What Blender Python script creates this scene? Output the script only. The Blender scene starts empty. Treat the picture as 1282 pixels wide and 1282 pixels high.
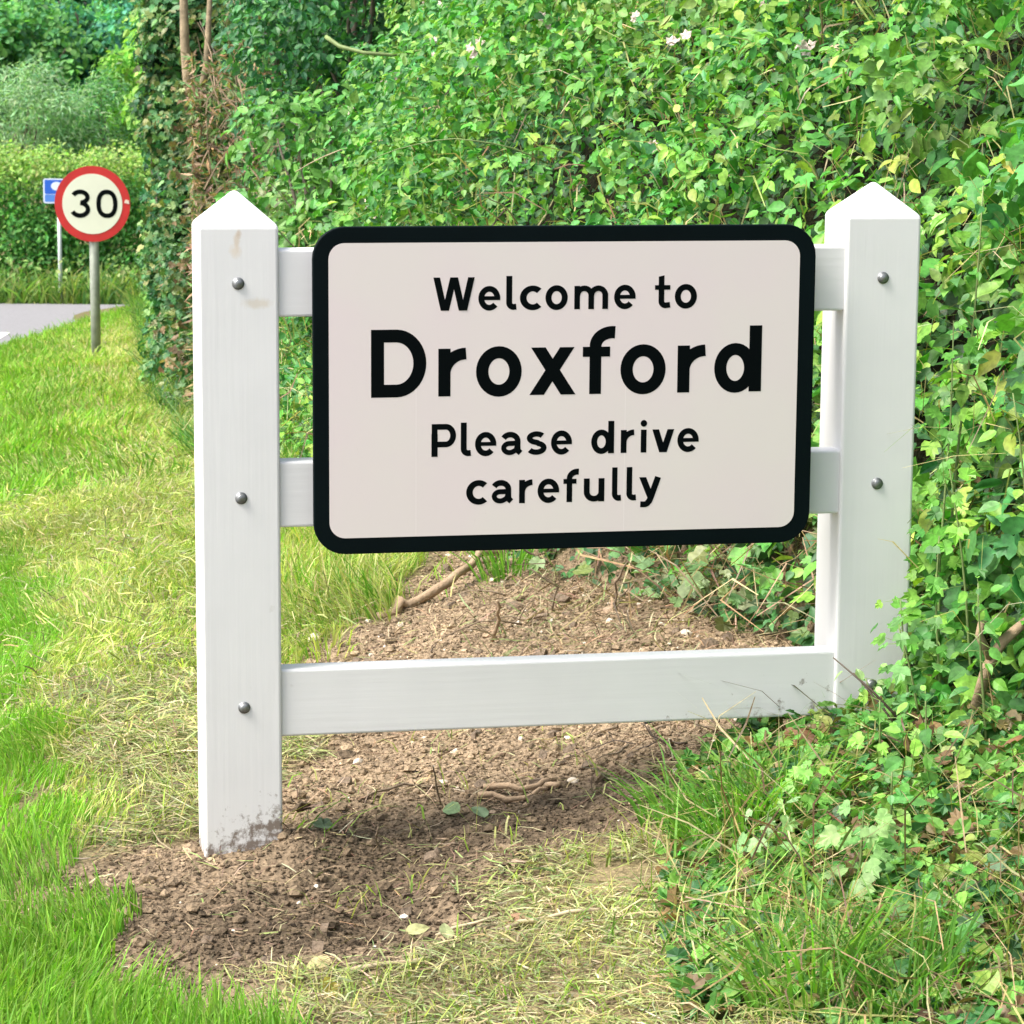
import bpy, math, random
import numpy as np
from mathutils import Matrix, Vector

SC = bpy.context.scene
COL = SC.collection
# ------------------------------------------------------------------ camera
CAM_Z = 1.5425
PITCH, ROLL, FPX = math.radians(-9.5314), math.radians(0.3967), 3472.085 / 1282.0
fw = np.array([0, math.cos(PITCH), math.sin(PITCH)])
rt = np.array([1.0, 0, 0])
up = np.cross(rt, fw)
r2 = rt * math.cos(ROLL) + up * math.sin(ROLL)
u2 = -rt * math.sin(ROLL) + up * math.cos(ROLL)
cam = bpy.data.cameras.new('camera')
cam.sensor_width = 36.0
cam.lens = 36.0 * FPX
cam.clip_start = 0.05
cam.clip_end = 1000
cam.dof.use_dof = True
cam.dof.focus_distance = 5.3
cam.dof.aperture_fstop = 26.0
cam_ob = bpy.data.objects.new('camera', cam)
COL.objects.link(cam_ob)
m = Matrix(((r2[0], u2[0], -fw[0], 0), (r2[1], u2[1], -fw[1], 0), (r2[2], u2[2], -fw[2], CAM_Z), (0, 0, 0, 1)))
cam_ob.matrix_world = m
SC.camera = cam_ob
# ------------------------------------------------------------------ light
SUN_EL, SUN_AZ = math.radians(54), math.radians(-111)     # azimuth measured from +Y towards +X: to the left and a little behind
sd = Vector((math.sin(SUN_AZ) * math.cos(SUN_EL), math.cos(SUN_AZ) * math.cos(SUN_EL), math.sin(SUN_EL)))
sun = bpy.data.lights.new('sun', 'SUN')
sun.energy = 3.0
sun.angle = math.radians(28)
sun.color = (1.0, 0.95, 0.87)
sun_ob = bpy.data.objects.new('sun', sun)
COL.objects.link(sun_ob)
sun_ob.rotation_euler = sd.to_track_quat('Z', 'Y').to_euler()
W = bpy.data.worlds.new('World')
SC.world = W
W.use_nodes = True
nt = W.node_tree
nt.nodes.clear()
sky = nt.nodes.new('ShaderNodeTexSky')
sky.sky_type = 'NISHITA'
sky.sun_disc = False
sky.sun_elevation = SUN_EL
sky.sun_rotation = SUN_AZ
sky.air_density = 1.0
sky.dust_density = 4.0
sky.ozone_density = 1.0
hs = nt.nodes.new('ShaderNodeHueSaturation')
hs.inputs['Saturation'].default_value = 0.6
bg = nt.nodes.new('ShaderNodeBackground')
bg.inputs['Strength'].default_value = 0.15
wo = nt.nodes.new('ShaderNodeOutputWorld')
nt.links.new(sky.outputs[0], hs.inputs['Color'])
nt.links.new(hs.outputs[0], bg.inputs['Color'])
nt.links.new(bg.outputs[0], wo.inputs['Surface'])
SC.view_settings.view_transform = 'Standard'
SC.view_settings.look = 'None'
SC.view_settings.gamma = 1.0
SC.view_settings.exposure = 1.06
SC.view_settings.use_curve_mapping = False
SC.cycles.max_bounces = 6
SC.cycles.diffuse_bounces = 3
SC.cycles.transmission_bounces = 3
SC.cycles.use_denoising = True

rng = np.random.default_rng(7)
random.seed(7)

# ------------------------------------------------------------------ helpers
def tag(o, label=None, cat=None, group=None, kind=None):
    if label: o['label'] = label
    if cat: o['category'] = cat
    if group: o['group'] = group
    if kind: o['kind'] = kind
    return o

def empty(name, loc, rz=0.0):
    o = bpy.data.objects.new(name, None)
    o.empty_display_size = 0.1
    COL.objects.link(o)
    o.location = loc
    o.rotation_euler = (0, 0, rz)
    return o

def link_mesh(name, me, mat, parent=None):
    o = bpy.data.objects.new(name, me)
    COL.objects.link(o)
    if mat is not None: me.materials.append(mat)
    if parent is not None: o.parent = parent
    return o

def np_mesh(name, V, F, tint=None, smooth=False):
    """V (n,3); F list of (k,m) int arrays (all faces of one block have m corners)"""
    me = bpy.data.meshes.new(name)
    V = np.ascontiguousarray(V, np.float32)
    me.vertices.add(len(V))
    me.vertices.foreach_set('co', V.ravel())
    F = [np.asarray(f, np.int32) for f in F if len(f)]
    loops = np.concatenate([f.ravel() for f in F])
    tot = np.concatenate([np.full(len(f), f.shape[1], np.int32) for f in F])
    me.loops.add(len(loops))
    me.loops.foreach_set('vertex_index', loops)
    me.polygons.add(len(tot))
    st = np.concatenate([[0], np.cumsum(tot)[:-1]]).astype(np.int32)
    me.polygons.foreach_set('loop_start', st)
    me.polygons.foreach_set('loop_total', tot)
    me.polygons.foreach_set('use_smooth', np.full(len(tot), smooth, bool))
    if tint is not None:
        a = me.attributes.new('tint', 'FLOAT_COLOR', 'POINT')
        c = np.ones((len(V), 4), np.float32)
        c[:, :3] = tint
        a.data.foreach_set('color', c.ravel())
    me.update(calc_edges=True)
    me.validate()
    return me

class MB:
    """collects boxes, tubes, polygons; builds ONE mesh"""
    def __init__(s): s.v = []; s.f = []
    def add(s, v, f):
        n = len(s.v)
        s.v += [tuple(map(float, q)) for q in v]
        s.f += [tuple(int(i) + n for i in q) for q in f]
    def box(s, x0, x1, y0, y1, z0, z1):
        s.add([(x0, y0, z0), (x1, y0, z0), (x1, y1, z0), (x0, y1, z0), (x0, y0, z1), (x1, y0, z1), (x1, y1, z1), (x0, y1, z1)],
              [(0, 3, 2, 1), (4, 5, 6, 7), (0, 1, 5, 4), (1, 2, 6, 5), (2, 3, 7, 6), (3, 0, 4, 7)])
    def tube(s, pts, rad, n=6, cap=True):
        pts = [np.array(p, float) for p in pts]
        if not hasattr(rad, '__len__'): rad = [rad] * len(pts)
        vs, fs = [], []
        ref = np.array([0.3, 0.5, 0.81])
        for i, p in enumerate(pts):
            d = pts[min(i + 1, len(pts) - 1)] - pts[max(i - 1, 0)]
            d = d / (np.linalg.norm(d) + 1e-9)
            a = np.cross(d, ref)
            if np.linalg.norm(a) < .05: a = np.cross(d, [1, 0, 0])
            a /= np.linalg.norm(a); b = np.cross(d, a)
            for k in range(n):
                t = 2 * math.pi * k / n
                vs.append(p + rad[i] * (a * math.cos(t) + b * math.sin(t)))
        for i in range(len(pts) - 1):
            for k in range(n):
                k2 = (k + 1) % n
                fs.append((i * n + k, i * n + k2, (i + 1) * n + k2, (i + 1) * n + k))
        if cap:
            fs.append(tuple(range(n))[::-1]); fs.append(tuple((len(pts) - 1) * n + k for k in range(n)))
        s.add(vs, fs)
    def prism(s, poly, y0, y1):
        """polygon in x,z (counter-clockwise seen from -y) from y0 (front) to y1"""
        n = len(poly)
        vs = [(x, y0, z) for x, z in poly] + [(x, y1, z) for x, z in poly]
        fs = [tuple(range(n)), tuple(range(2 * n - 1, n - 1, -1))]
        for i in range(n):
            j = (i + 1) % n
            fs.append((i, i + n, j + n, j))
        s.add(vs, fs)
    def build(s, name, mat, parent=None, smooth=False, bevel=0):
        me = bpy.data.meshes.new(name)
        me.from_pydata(s.v, [], s.f)
        if smooth:
            for p in me.polygons: p.use_smooth = True
        me.update()
        o = link_mesh(name, me, mat, parent)
        if bevel:
            b = o.modifiers.new('bevel', 'BEVEL')
            b.width = bevel; b.segments = 3; b.limit_method = 'ANGLE'; b.angle_limit = math.radians(25)
        return o

# ---- materials
def new_mat(name):
    m = bpy.data.materials.new(name)
    m.use_nodes = True
    t = m.node_tree
    t.nodes.clear()
    out = t.nodes.new('ShaderNodeOutputMaterial')
    return m, t, out

def N(t, typ, **kw):
    n = t.nodes.new(typ)
    for k, v in kw.items():
        if k.startswith('i_'):
            n.inputs[k[2:].replace('_', ' ')].default_value = v
        else:
            setattr(n, k, v)
    return n

def plain(name, col, rough=0.5, metal=0.0, noise=0.0, nscale=20.0, bump=0.0, bscale=60.0, spec=0.5):
    m, t, out = new_mat(name)
    p = N(t, 'ShaderNodeBsdfPrincipled', i_Roughness=rough, i_Metallic=metal)
    p.inputs['Specular IOR Level'].default_value = spec
    p.inputs['Base Color'].default_value = (*col, 1)
    tc = N(t, 'ShaderNodeTexCoord')
    if noise:
        n = N(t, 'ShaderNodeTexNoise', i_Scale=nscale, i_Detail=5.0)
        t.links.new(tc.outputs['Object'], n.inputs['Vector'])
        mr = N(t, 'ShaderNodeMapRange')
        mr.inputs[1].default_value = .25; mr.inputs[2].default_value = .75
        mr.inputs[3].default_value = 1 - noise; mr.inputs[4].default_value = 1 + noise
        t.links.new(n.outputs[0], mr.inputs[0])
        mx = N(t, 'ShaderNodeVectorMath', operation='SCALE')
        mx.inputs[0].default_value = col
        t.links.new(mr.outputs[0], mx.inputs['Scale'])
        t.links.new(mx.outputs[0], p.inputs['Base Color'])
    if bump:
        n = N(t, 'ShaderNodeTexNoise', i_Scale=bscale, i_Detail=4.0)
        t.links.new(tc.outputs['Object'], n.inputs['Vector'])
        b = N(t, 'ShaderNodeBump', i_Strength=bump, i_Distance=.01)
        t.links.new(n.outputs[0], b.inputs['Height'])
        t.links.new(b.outputs[0], p.inputs['Normal'])
    t.links.new(p.outputs[0], out.inputs[0])
    return m

def leaf_mat(name, transl=0.35, rough=0.5, spec=0.35, nscale=90.0, namp=0.25, gain=1.0):
    m, t, out = new_mat(name)
    a = N(t, 'ShaderNodeAttribute', attribute_name='tint')
    tc = N(t, 'ShaderNodeTexCoord')
    n = N(t, 'ShaderNodeTexNoise', i_Scale=nscale, i_Detail=2.0)
    t.links.new(tc.outputs['Object'], n.inputs['Vector'])
    mr = N(t, 'ShaderNodeMapRange')
    mr.inputs[1].default_value = .3; mr.inputs[2].default_value = .7
    mr.inputs[3].default_value = (1 - namp) * gain; mr.inputs[4].default_value = (1 + namp) * gain
    t.links.new(n.outputs[0], mr.inputs[0])
    mx = N(t, 'ShaderNodeVectorMath', operation='SCALE')
    t.links.new(a.outputs['Color'], mx.inputs[0])
    t.links.new(mr.outputs[0], mx.inputs['Scale'])
    p = N(t, 'ShaderNodeBsdfPrincipled', i_Roughness=rough)
    p.inputs['Specular IOR Level'].default_value = spec
    t.links.new(mx.outputs[0], p.inputs['Base Color'])
    tr = N(t, 'ShaderNodeBsdfTranslucent')
    mul = N(t, 'ShaderNodeVectorMath', operation='MULTIPLY')
    mul.inputs[1].default_value = (1.02, 1.22, 0.48)
    t.links.new(mx.outputs[0], mul.inputs[0])
    t.links.new(mul.outputs[0], tr.inputs['Color'])
    mix = N(t, 'ShaderNodeMixShader')
    mix.inputs[0].default_value = transl
    t.links.new(p.outputs[0], mix.inputs[1]); t.links.new(tr.outputs[0], mix.inputs[2])
    t.links.new(mix.outputs[0], out.inputs[0])
    return m
# ------------------------------------------------------------------ terrain
def vnoise(x,y,seed=0):
    x=np.asarray(x,float);y=np.asarray(y,float)
    xi=np.floor(x).astype(np.int64);yi=np.floor(y).astype(np.int64);fx=x-xi;fy=y-yi
    def h(a,b):
        n=(a*374761393+b*668265263+seed*974711)&0xFFFFFFFF
        n=((n^(n>>13))*1274126177)&0xFFFFFFFF
        return ((n^(n>>16))&0xFFFF)/65535.0
    u=fx*fx*(3-2*fx);v=fy*fy*(3-2*fy)
    a=h(xi,yi);b=h(xi+1,yi);c=h(xi,yi+1);d=h(xi+1,yi+1)
    return (a*(1-u)+b*u)*(1-v)+(c*(1-u)+d*u)*v-0.5
def fbm(x,y,s=0,o=3):
    r=0;a=1.0
    for k in range(o): r=r+a*vnoise(x*2**k,y*2**k,s+k*7);a*=.5
    return r
def sst(a,b,x):
    t=np.clip((x-a)/(b-a),0,1);return t*t*(3-2*t)
FY=[0,2.5,4.2,5.4,6.4,7.6,8.6,11.5,15.5,21,32.5,34.5,36,200]
FX=[2.6,1.9,1.3,.95,.70,.15,-.4,-1.0,-1.7,-2.5,-4.2,-4.0,-2,200]
RY=[-200,0,5.3,23.4,26.5,30,32.3,33.5,34.2,36,200]
RX=[37.27,-.13,-1.13,-4.46,-4.50,-4.45,-4.2,-3.4,-2.5,2,400]
def xfoot(y): return (np.interp(y-.3,FY,FX)+np.interp(y,FY,FX)+np.interp(y+.3,FY,FX))/3
def xroad(y): return (np.interp(y-.4,RY,RX)+np.interp(y,RY,RX)+np.interp(y+.4,RY,RX))/3
def sdist(x,y):
    dx=(xfoot(y+.1)-xfoot(y-.1))/.2
    return (x-xfoot(y)+.12*vnoise(x*1.3,y*1.3,5))/np.sqrt(1+np.minimum(dx,1)**2)
def base(y):
    t=np.clip(y-5,0,None); t=np.where(t<1.5,t*t/3,t-.75)
    z=-.057*t
    far=np.clip(y-36,0,None)
    return np.where(y>36,-.057*30.25+.02*far,z)
def H(x,y):
    x=np.asarray(x,float);y=np.asarray(y,float)
    s=sdist(x,y); z=base(y)
    near=1-.6*sst(8,14,y)
    z=z+.2*sst(-1.35,0.05,s)*near
    b=.9*(1-np.exp(-np.clip(s,0,None)*1.6))+.75*np.clip(s,0,None)
    b=7*np.tanh(b/7)*sst(60,36,y)
    z=z+b
    dr=x-xroad(y)                      # >0 verge
    z=z-.07*sst(.25,-.05,dr)*sst(60,40,y)
    z=z+.03*fbm(x*.9,y*.9,11)*sst(-.1,.4,dr)
    return z

ZONE = {
 'soil': [(-0.86, 5.0), (-0.82, 4.70), (-0.70, 4.48), (-0.50, 4.36), (-0.28, 4.40), (-0.11, 4.6), (0.08, 4.81), (0.18, 5.05), (0.32, 5.35), (0.48, 5.58), (0.67, 5.7), (0.8, 6.33), (0.8, 6.6), (0.6, 7.1), (0.36, 7.63), (0.0, 8.1), (-0.28, 8.05), (-0.33, 7.39), (-0.50, 7.1), (-0.57, 6.78), (-0.49, 5.6), (-0.63, 5.30), (-0.78, 5.20)],
 'straw_left': [(-1.12, 7.0), (-1.06, 6.6), (-0.91, 5.86), (-0.83, 5.24), (-0.84, 5.18), (-0.78, 5.25), (-0.63, 5.36), (-0.48, 5.61), (-0.58, 6.75), (-0.66, 6.9), (-0.85, 7.1)],
 'straw_low': [(-0.41, 4.46), (-0.26, 4.44), (-0.11, 4.6), (0.08, 4.81), (0.18, 5.05), (0.27, 4.77), (0.3, 4.51), (0.45, 4.0), (0.45, 3.3), (-0.2, 3.3), (-0.39, 4.24)],
 'lush_left': [(-1.87, 9.95), (-1.44, 8.46), (-1.26, 7.17), (-1.18, 6.74), (-0.99, 5.86), (-0.87, 5.24), (-0.78, 4.85), (-0.72, 4.65), (-0.78, 4.3), (-1.06, 4.39), (-1.4, 6.6)],
 'lush_low': [(-1.0, 4.2), (-0.95, 4.85), (-0.79, 4.70), (-0.70, 4.56), (-0.62, 4.42), (-0.48, 4.30), (-0.36, 4.15), (-0.36, 3.4), (-1.0, 3.4)],
 'tall_mid': [(-1.03, 11.97), (-0.8, 10.48), (-0.31, 8.12), (-0.32, 7.29), (-0.57, 7.16), (-0.63, 7.23), (-0.95, 8.5)],
 'weeds': [(0.27, 5.04), (0.34, 5.35), (0.48, 5.58), (0.67, 5.76), (0.82, 6.06), (1.3, 5.59), (1.9, 3.9), (1.9, 3.2), (0.45, 3.3), (0.39, 4.13), (0.3, 4.51)],
 'dark_soil': [(-0.46, 5.38), (-0.52, 5.14), (-0.80, 4.95), (-0.76, 4.60), (-0.3, 4.40), (0.05, 4.78), (0.30, 5.25), (0.62, 5.6), (0.62, 5.75), (0.3, 5.62), (0.1, 5.52), (-0.13, 5.53), (-0.3, 5.41)],
}

def in_zone(name, x, y, jit=0.06):
    x = x + jit * 2 * vnoise(x * 7, y * 7, 31)
    y = y + jit * 3 * vnoise(x * 7, y * 7, 32)
    P = ZONE[name]
    c = np.zeros(np.shape(x), bool)
    j = len(P) - 1
    for i in range(len(P)):
        xi, yi = P[i]; xj, yj = P[j]
        c ^= ((yi > y) != (yj > y)) & (x < (xj - xi) * (y - yi) / (yj - yi + 1e-9) + xi)
        j = i
    return c

def soft_zone(name, x, y, jit=0.06, r=0.05):
    s = 0
    for a, b in ((0, 0), (r, 0), (-r, 0), (0, r * 1.6), (0, -r * 1.6), (r, r), (-r, -r), (r, -r), (-r, r)):
        s = s + in_zone(name, x + a, y + b, jit)
    return s / 9.0

def G(x, y):
    """ground height with the lumps of the dug-over earth"""
    x = np.asarray(x, float); y = np.asarray(y, float)
    m = soft_zone('soil', x, y) * (np.abs(x) < 1.2)
    lump = .036 * fbm(x * 4, y * 3.4, 3) + .016 * fbm(x * 15, y * 13, 9, 3)
    z = H(x, y) + m * lump
    gx, gy = -.51, 5.144
    z = z - .014 * np.exp(-(((x + .41) / .06) ** 2 + ((y - 4.93) / .05) ** 2))                    # heel mark
    ax = (x - gx) * math.cos(GATE_RZ) + (y - gy) * math.sin(GATE_RZ)
    ay = -(x - gx) * math.sin(GATE_RZ) + (y - gy) * math.cos(GATE_RZ)
    z = z + .05 * np.exp(-(((ax - .12) / .12) ** 2 + ((ay + .0) / .12) ** 2)) * m                   # heap at the post
    return z

GATE_RZ = math.radians(10.7557)
GATE_LOC = (-0.5102, 5.1440, 0.0)

# ---- ground sheet
def axis(segs):
    a = []
    for lo, hi, st in segs: a.append(np.arange(lo, hi - 1e-6, st))
    return np.concatenate(a + [[segs[-1][1]]])
gxs = axis([(-220, -40, 20), (-40, -8, 2), (-8, -2, .25), (-2, -1.2, .06), (-1.2, 1.1, .014), (1.1, 3, .06), (3, 8, .3), (8, 40, 2), (40, 220, 20)])
gys = axis([(-220, -20, 20), (-20, 2, 1), (2, 4, .1), (4, 8.4, .016), (8.4, 12, .08), (12, 40, .4), (40, 120, 5), (120, 300, 20)])
GX, GY = np.meshgrid(gxs, gys)
gx, gy = GX.ravel(), GY.ravel()
gz = G(gx, gy)
nx, ny = len(gxs), len(gys)
idx = np.arange(nx * ny).reshape(ny, nx)
quads = np.stack([idx[:-1, :-1], idx[:-1, 1:], idx[1:, 1:], idx[1:, :-1]], -1).reshape(-1, 4)
ms = soft_zone('soil', gx, gy, .08) * (np.abs(gx) < 1.3)
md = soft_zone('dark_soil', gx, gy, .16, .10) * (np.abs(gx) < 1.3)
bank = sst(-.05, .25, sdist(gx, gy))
col = np.array([.17, .15, .07])[None] * np.ones((len(gx), 1))
sl = sum(soft_zone(k, gx, gy, .08, .08) for k in ('straw_left', 'straw_low')) * (np.abs(gx) < 1.5)
col = col * (1 - sl[:, None]) + np.array([.27, .205, .12]) * sl[:, None]
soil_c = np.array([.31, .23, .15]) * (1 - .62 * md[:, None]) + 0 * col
vv = vnoise(gx * 6, gy * 5, 77)[:, None]
soil_c = soil_c * (1 + .35 * vv)
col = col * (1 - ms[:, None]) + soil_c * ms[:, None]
col = col * (1 - bank[:, None]) + np.array([.025, .024, .013]) * bank[:, None]  # dark bank soil, darkened further: shade between the leaves put into its colour
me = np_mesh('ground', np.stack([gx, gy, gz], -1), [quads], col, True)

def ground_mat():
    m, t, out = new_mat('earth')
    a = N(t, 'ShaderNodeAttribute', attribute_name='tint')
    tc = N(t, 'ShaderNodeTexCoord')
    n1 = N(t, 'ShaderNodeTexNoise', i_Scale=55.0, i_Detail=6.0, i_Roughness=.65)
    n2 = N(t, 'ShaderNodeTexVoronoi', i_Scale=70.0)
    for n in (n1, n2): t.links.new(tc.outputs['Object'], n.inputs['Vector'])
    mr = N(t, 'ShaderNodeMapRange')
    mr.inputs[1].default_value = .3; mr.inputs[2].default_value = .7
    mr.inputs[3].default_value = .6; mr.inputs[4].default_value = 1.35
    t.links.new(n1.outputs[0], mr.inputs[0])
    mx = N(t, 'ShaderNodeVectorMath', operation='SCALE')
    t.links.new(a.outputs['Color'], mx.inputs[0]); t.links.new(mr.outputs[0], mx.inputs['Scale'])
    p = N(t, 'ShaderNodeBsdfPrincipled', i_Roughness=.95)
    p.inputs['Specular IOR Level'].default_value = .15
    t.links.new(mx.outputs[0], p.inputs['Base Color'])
    ad = N(t, 'ShaderNodeMath', operation='ADD')
    t.links.new(n1.outputs[0], ad.inputs[0]); t.links.new(n2.outputs['Distance'], ad.inputs[1])
    b = N(t, 'ShaderNodeBump', i_Strength=.9, i_Distance=.012)
    t.links.new(ad.outputs[0], b.inputs['Height']); t.links.new(b.outputs[0], p.inputs['Normal'])
    t.links.new(p.outputs[0], out.inputs[0])
    return m
M_EARTH = ground_mat()
tag(link_mesh('ground', me, M_EARTH), kind='structure')

# ---- road
M_ROAD = plain('asphalt', (.22, .215, .225), .85, noise=.18, nscale=25, bump=.3, bscale=220, spec=.3)
ys = np.concatenate([np.arange(-30, 30, .5), np.arange(30, 35.6, .1)])
rows = []
for y in ys:
    xl = -.187 * y - 6.6 if y < 29.5 else -40
    t_ = np.linspace(0, 1, 15)
    xr_ = float(xroad(y)) + .02 if y < 34.2 else 0.0
    X = xl + (min(xr_, 4.0 if y > 30 else 99) - xl) * t_
    rows.append(np.stack([X, np.full(15, y), base(np.full(15, y)) - .07 + .02 + 0 * X], -1))
V = np.concatenate(rows)
ii = np.arange(len(V)).reshape(len(ys), 15)
q = np.stack([ii[:-1, :-1], ii[:-1, 1:], ii[1:, 1:], ii[1:, :-1]], -1).reshape(-1, 4)
tag(link_mesh('road', np_mesh('road', V, [q]), M_ROAD), kind='structure')
mk = MB()
def rz(y): return float(base(np.array(y))) - .07 + .02 + .004
lp = [(-4.86, 24.3), (-4.78, 25.6), (-4.95, 27.2), (-5.9, 27.6), (-8, 27.8), (-8, 26.6), (-6.0, 26.2), (-5.3, 25.4), (-5.1, 24.2)]
mk.add([(x, y, rz(y)) for x, y in lp], [tuple(range(len(lp)))])
tag(mk.build('road_marking', plain('worn white road paint', (.75, .73, .70), .7, noise=.15, nscale=30)), kind='structure')

# ------------------------------------------------------------------ lettering
def arc(cx, cy, rx, ry, a0, a1, n=14):
    return [(cx + rx * math.cos(math.radians(a0 + (a1 - a0) * i / n)), cy + ry * math.sin(math.radians(a0 + (a1 - a0) * i / n))) for i in range(n + 1)]
S = .19
def ring(cx, cy, rx, ry, w=S): return ('c', arc(cx, cy, rx, ry, 0, 360, 36)[:-1], w)
def bar(x0, x1, y0, y1): return ('p', [(x0, y0), (x1, y0), (x1, y1), (x0, y1)])
def para(b0, b1, t0, t1, yb, yt): return ('p', [(b0, yb), (b1, yb), (t1, yt), (t0, yt)])
GLYPH = {
 'D': [('c', [(.095, .093), (.095, .907), (.37, .907)] + arc(.37, .5, .345, .407, 88, -88, 22) + [(.37, .093)], S)],
 'r': [bar(0, .185, 0, .71), ('s', arc(.42, .33, .325, .305, 178, 90, 10), .175)],
 'o': [ring(.335, .36, .243, .287, .18)],
 'x': [para(0, .215, .45, .665, 0, .71), para(.465, .685, .02, .235, 0, .71)],
 'f': [('s', [(.2, 0), (.2, .72)] + arc(.47, .72, .27, .205, 178, 82, 12), .185), bar(0, .43, .56, .71)],
 'd': [ring(.31, .36, .222, .287, .18), bar(.515, .70, 0, 1.0)],
 'W': [para(.225, .425, 0, .2, 0, 1), para(.275, .475, .51, .71, 0, 1), para(.77, .97, .545, .745, 0, 1), para(.825, 1.025, 1.05, 1.25, 0, 1)],
 'e': [('s', arc(.33, .36, .24, .285, -6, 318, 34), .175), bar(.12, .655, .305, .425)],
 'l': [('s', [(.093, 1.03), (.093, .22)] + arc(.235, .22, .142, .13, 180, 265, 8) + [(.31, .10)], .18)],
 'c': [('s', arc(.34, .36, .25, .285, 47, 313, 30), .178)],
 'm': [bar(0, .17, 0, .71), bar(.42, .59, 0, .45), bar(.84, 1.01, 0, .45), ('s', arc(.2975, .42, .2075, .215, 178, 0, 14), .168), ('s', arc(.7175, .42, .2075, .215, 178, 0, 14), .168)],
 't': [('p', [(.115, .75), (.115, .97), (.29, 1.01), (.29, .75)]), ('s', [(.2025, .76), (.2025, .22)] + arc(.34, .22, .1375, .13, 180, 268, 8) + [(.475, .11)], .175), bar(0, .475, .57, .71)],
 'P': [('c', [(.095, .645), (.095, .912), (.44, .912)] + arc(.44, .643, .215, .268, 88, -88, 16) + [(.44, .375), (.095, .375)], .175), bar(0, .187, 0, .7)],
 'a': [('s', arc(.29, .43, .235, .205, 152, 0, 14) + [(.525, .20), (.545, .13), (.615, .065)], .175), ('c', [(.50, .375), (.36, .365)] + arc(.27, .225, .185, .14, 90, 300, 16) + [(.46, .155), (.50, .24)], .155)],
 's': [('s', arc(.31, .515, .20, .125, 32, 250, 16) + [(.33, .375)] + arc(.305, .215, .215, .135, 72, -152, 18), .165)],
 'i': [bar(.007, .193, 0, .71), ('p', arc(.1, .905, .105, .105, 0, 360, 20)[:-1])],
 'v': [para(.215, .42, 0, .2, 0, .71), para(.235, .44, .455, .655, 0, .71)],
 'u': [bar(.44, .62, 0, .71), ('s', [(.09, .71), (.09, .30)] + arc(.31, .295, .22, .21, 180, 350, 16), .175)],
 'y': [('p', [(0, .71), (.205, .71), (.43, .12), (.31, -.02), (.255, .06)][::-1]), ('s', [(.555, .71), (.35, .09), (.30, -.03)] + arc(.15, .0, .14, .125, -25, -88, 6) + [(.04, -.12)], .18)],
 '3': [('s', arc(.36, .735, .275, .195, 158, -82, 20), .166), ('s', arc(.345, .30, .30, .23, 88, -158, 20), .166)],
 '0': [('c', [(.39 + .315 * math.copysign(abs(math.cos(a)) ** .85, math.cos(a)), .5 + .43 * math.copysign(abs(math.sin(a)) ** .85, math.sin(a))) for a in [2 * math.pi * i / 40 for i in range(40)]], .166)],
 'T': [bar(0, .1, 0, 1)],
}
def stroke(path, w, closed):
    P = []
    for p in path:
        p = np.array(p, float)
        if not P or np.linalg.norm(p - P[-1]) > .006: P.append(p)
    n = len(P); L, R = [], []
    for i in range(n):
        a = P[i - 1] if (i > 0 or closed) else None
        b = P[(i + 1) % n] if (i < n - 1 or closed) else None
        d1 = (P[i] - a) if a is not None else (b - P[i])
        d2 = (b - P[i]) if b is not None else (P[i] - a)
        d1 = d1 / (np.linalg.norm(d1) + 1e-9); d2 = d2 / (np.linalg.norm(d2) + 1e-9)
        n1 = np.array([-d1[1], d1[0]]); n2 = np.array([-d2[1], d2[0]])
        mm = n1 + n2; mm /= (np.linalg.norm(mm) + 1e-9)
        k = w / 2 / max(.45, float(mm @ n1))
        L.append(P[i] + mm * k); R.append(P[i] - mm * k)
    return L, R

def letter(mb, ch, x0, x1, zb, cap, y_front):
    polys = []; k = 0
    for g in GLYPH[ch]:
        if g[0] == 'p': polys.append([g[1]])
        else:
            L, R = stroke(g[1], g[2], g[0] == 'c')
            n = len(L); qs = []
            for i in range(n if g[0] == 'c' else n - 1):
                j = (i + 1) % n
                qs.append([L[i], L[j], R[j], R[i]])
            polys.append(qs)
    allp = [p for qs in polys for q in qs for p in q]
    mn, mx = min(p[0] for p in allp), max(p[0] for p in allp)
    sx = (x1 - x0) / (mx - mn)
    for k, qs in enumerate(polys):
        y = y_front - .00012 * k
        idx = {}; vs = []; fs = []
        for qd in qs:
            f_ = []
            for p in qd:
                key = (round(p[0], 6), round(p[1], 6))
                if key not in idx:
                    idx[key] = len(vs); vs.append((x0 + (p[0] - mn) * sx, y, zb + p[1] * cap))
                f_.append(idx[key])
            pts = [vs[i] for i in f_]
            ar = sum(pts[i][0] * pts[(i + 1) % len(pts)][2] - pts[(i + 1) % len(pts)][0] * pts[i][2] for i in range(len(pts)))
            fs.append(tuple(f_) if ar > 0 else tuple(f_[::-1]))
        mb.add(vs, fs)

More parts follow.
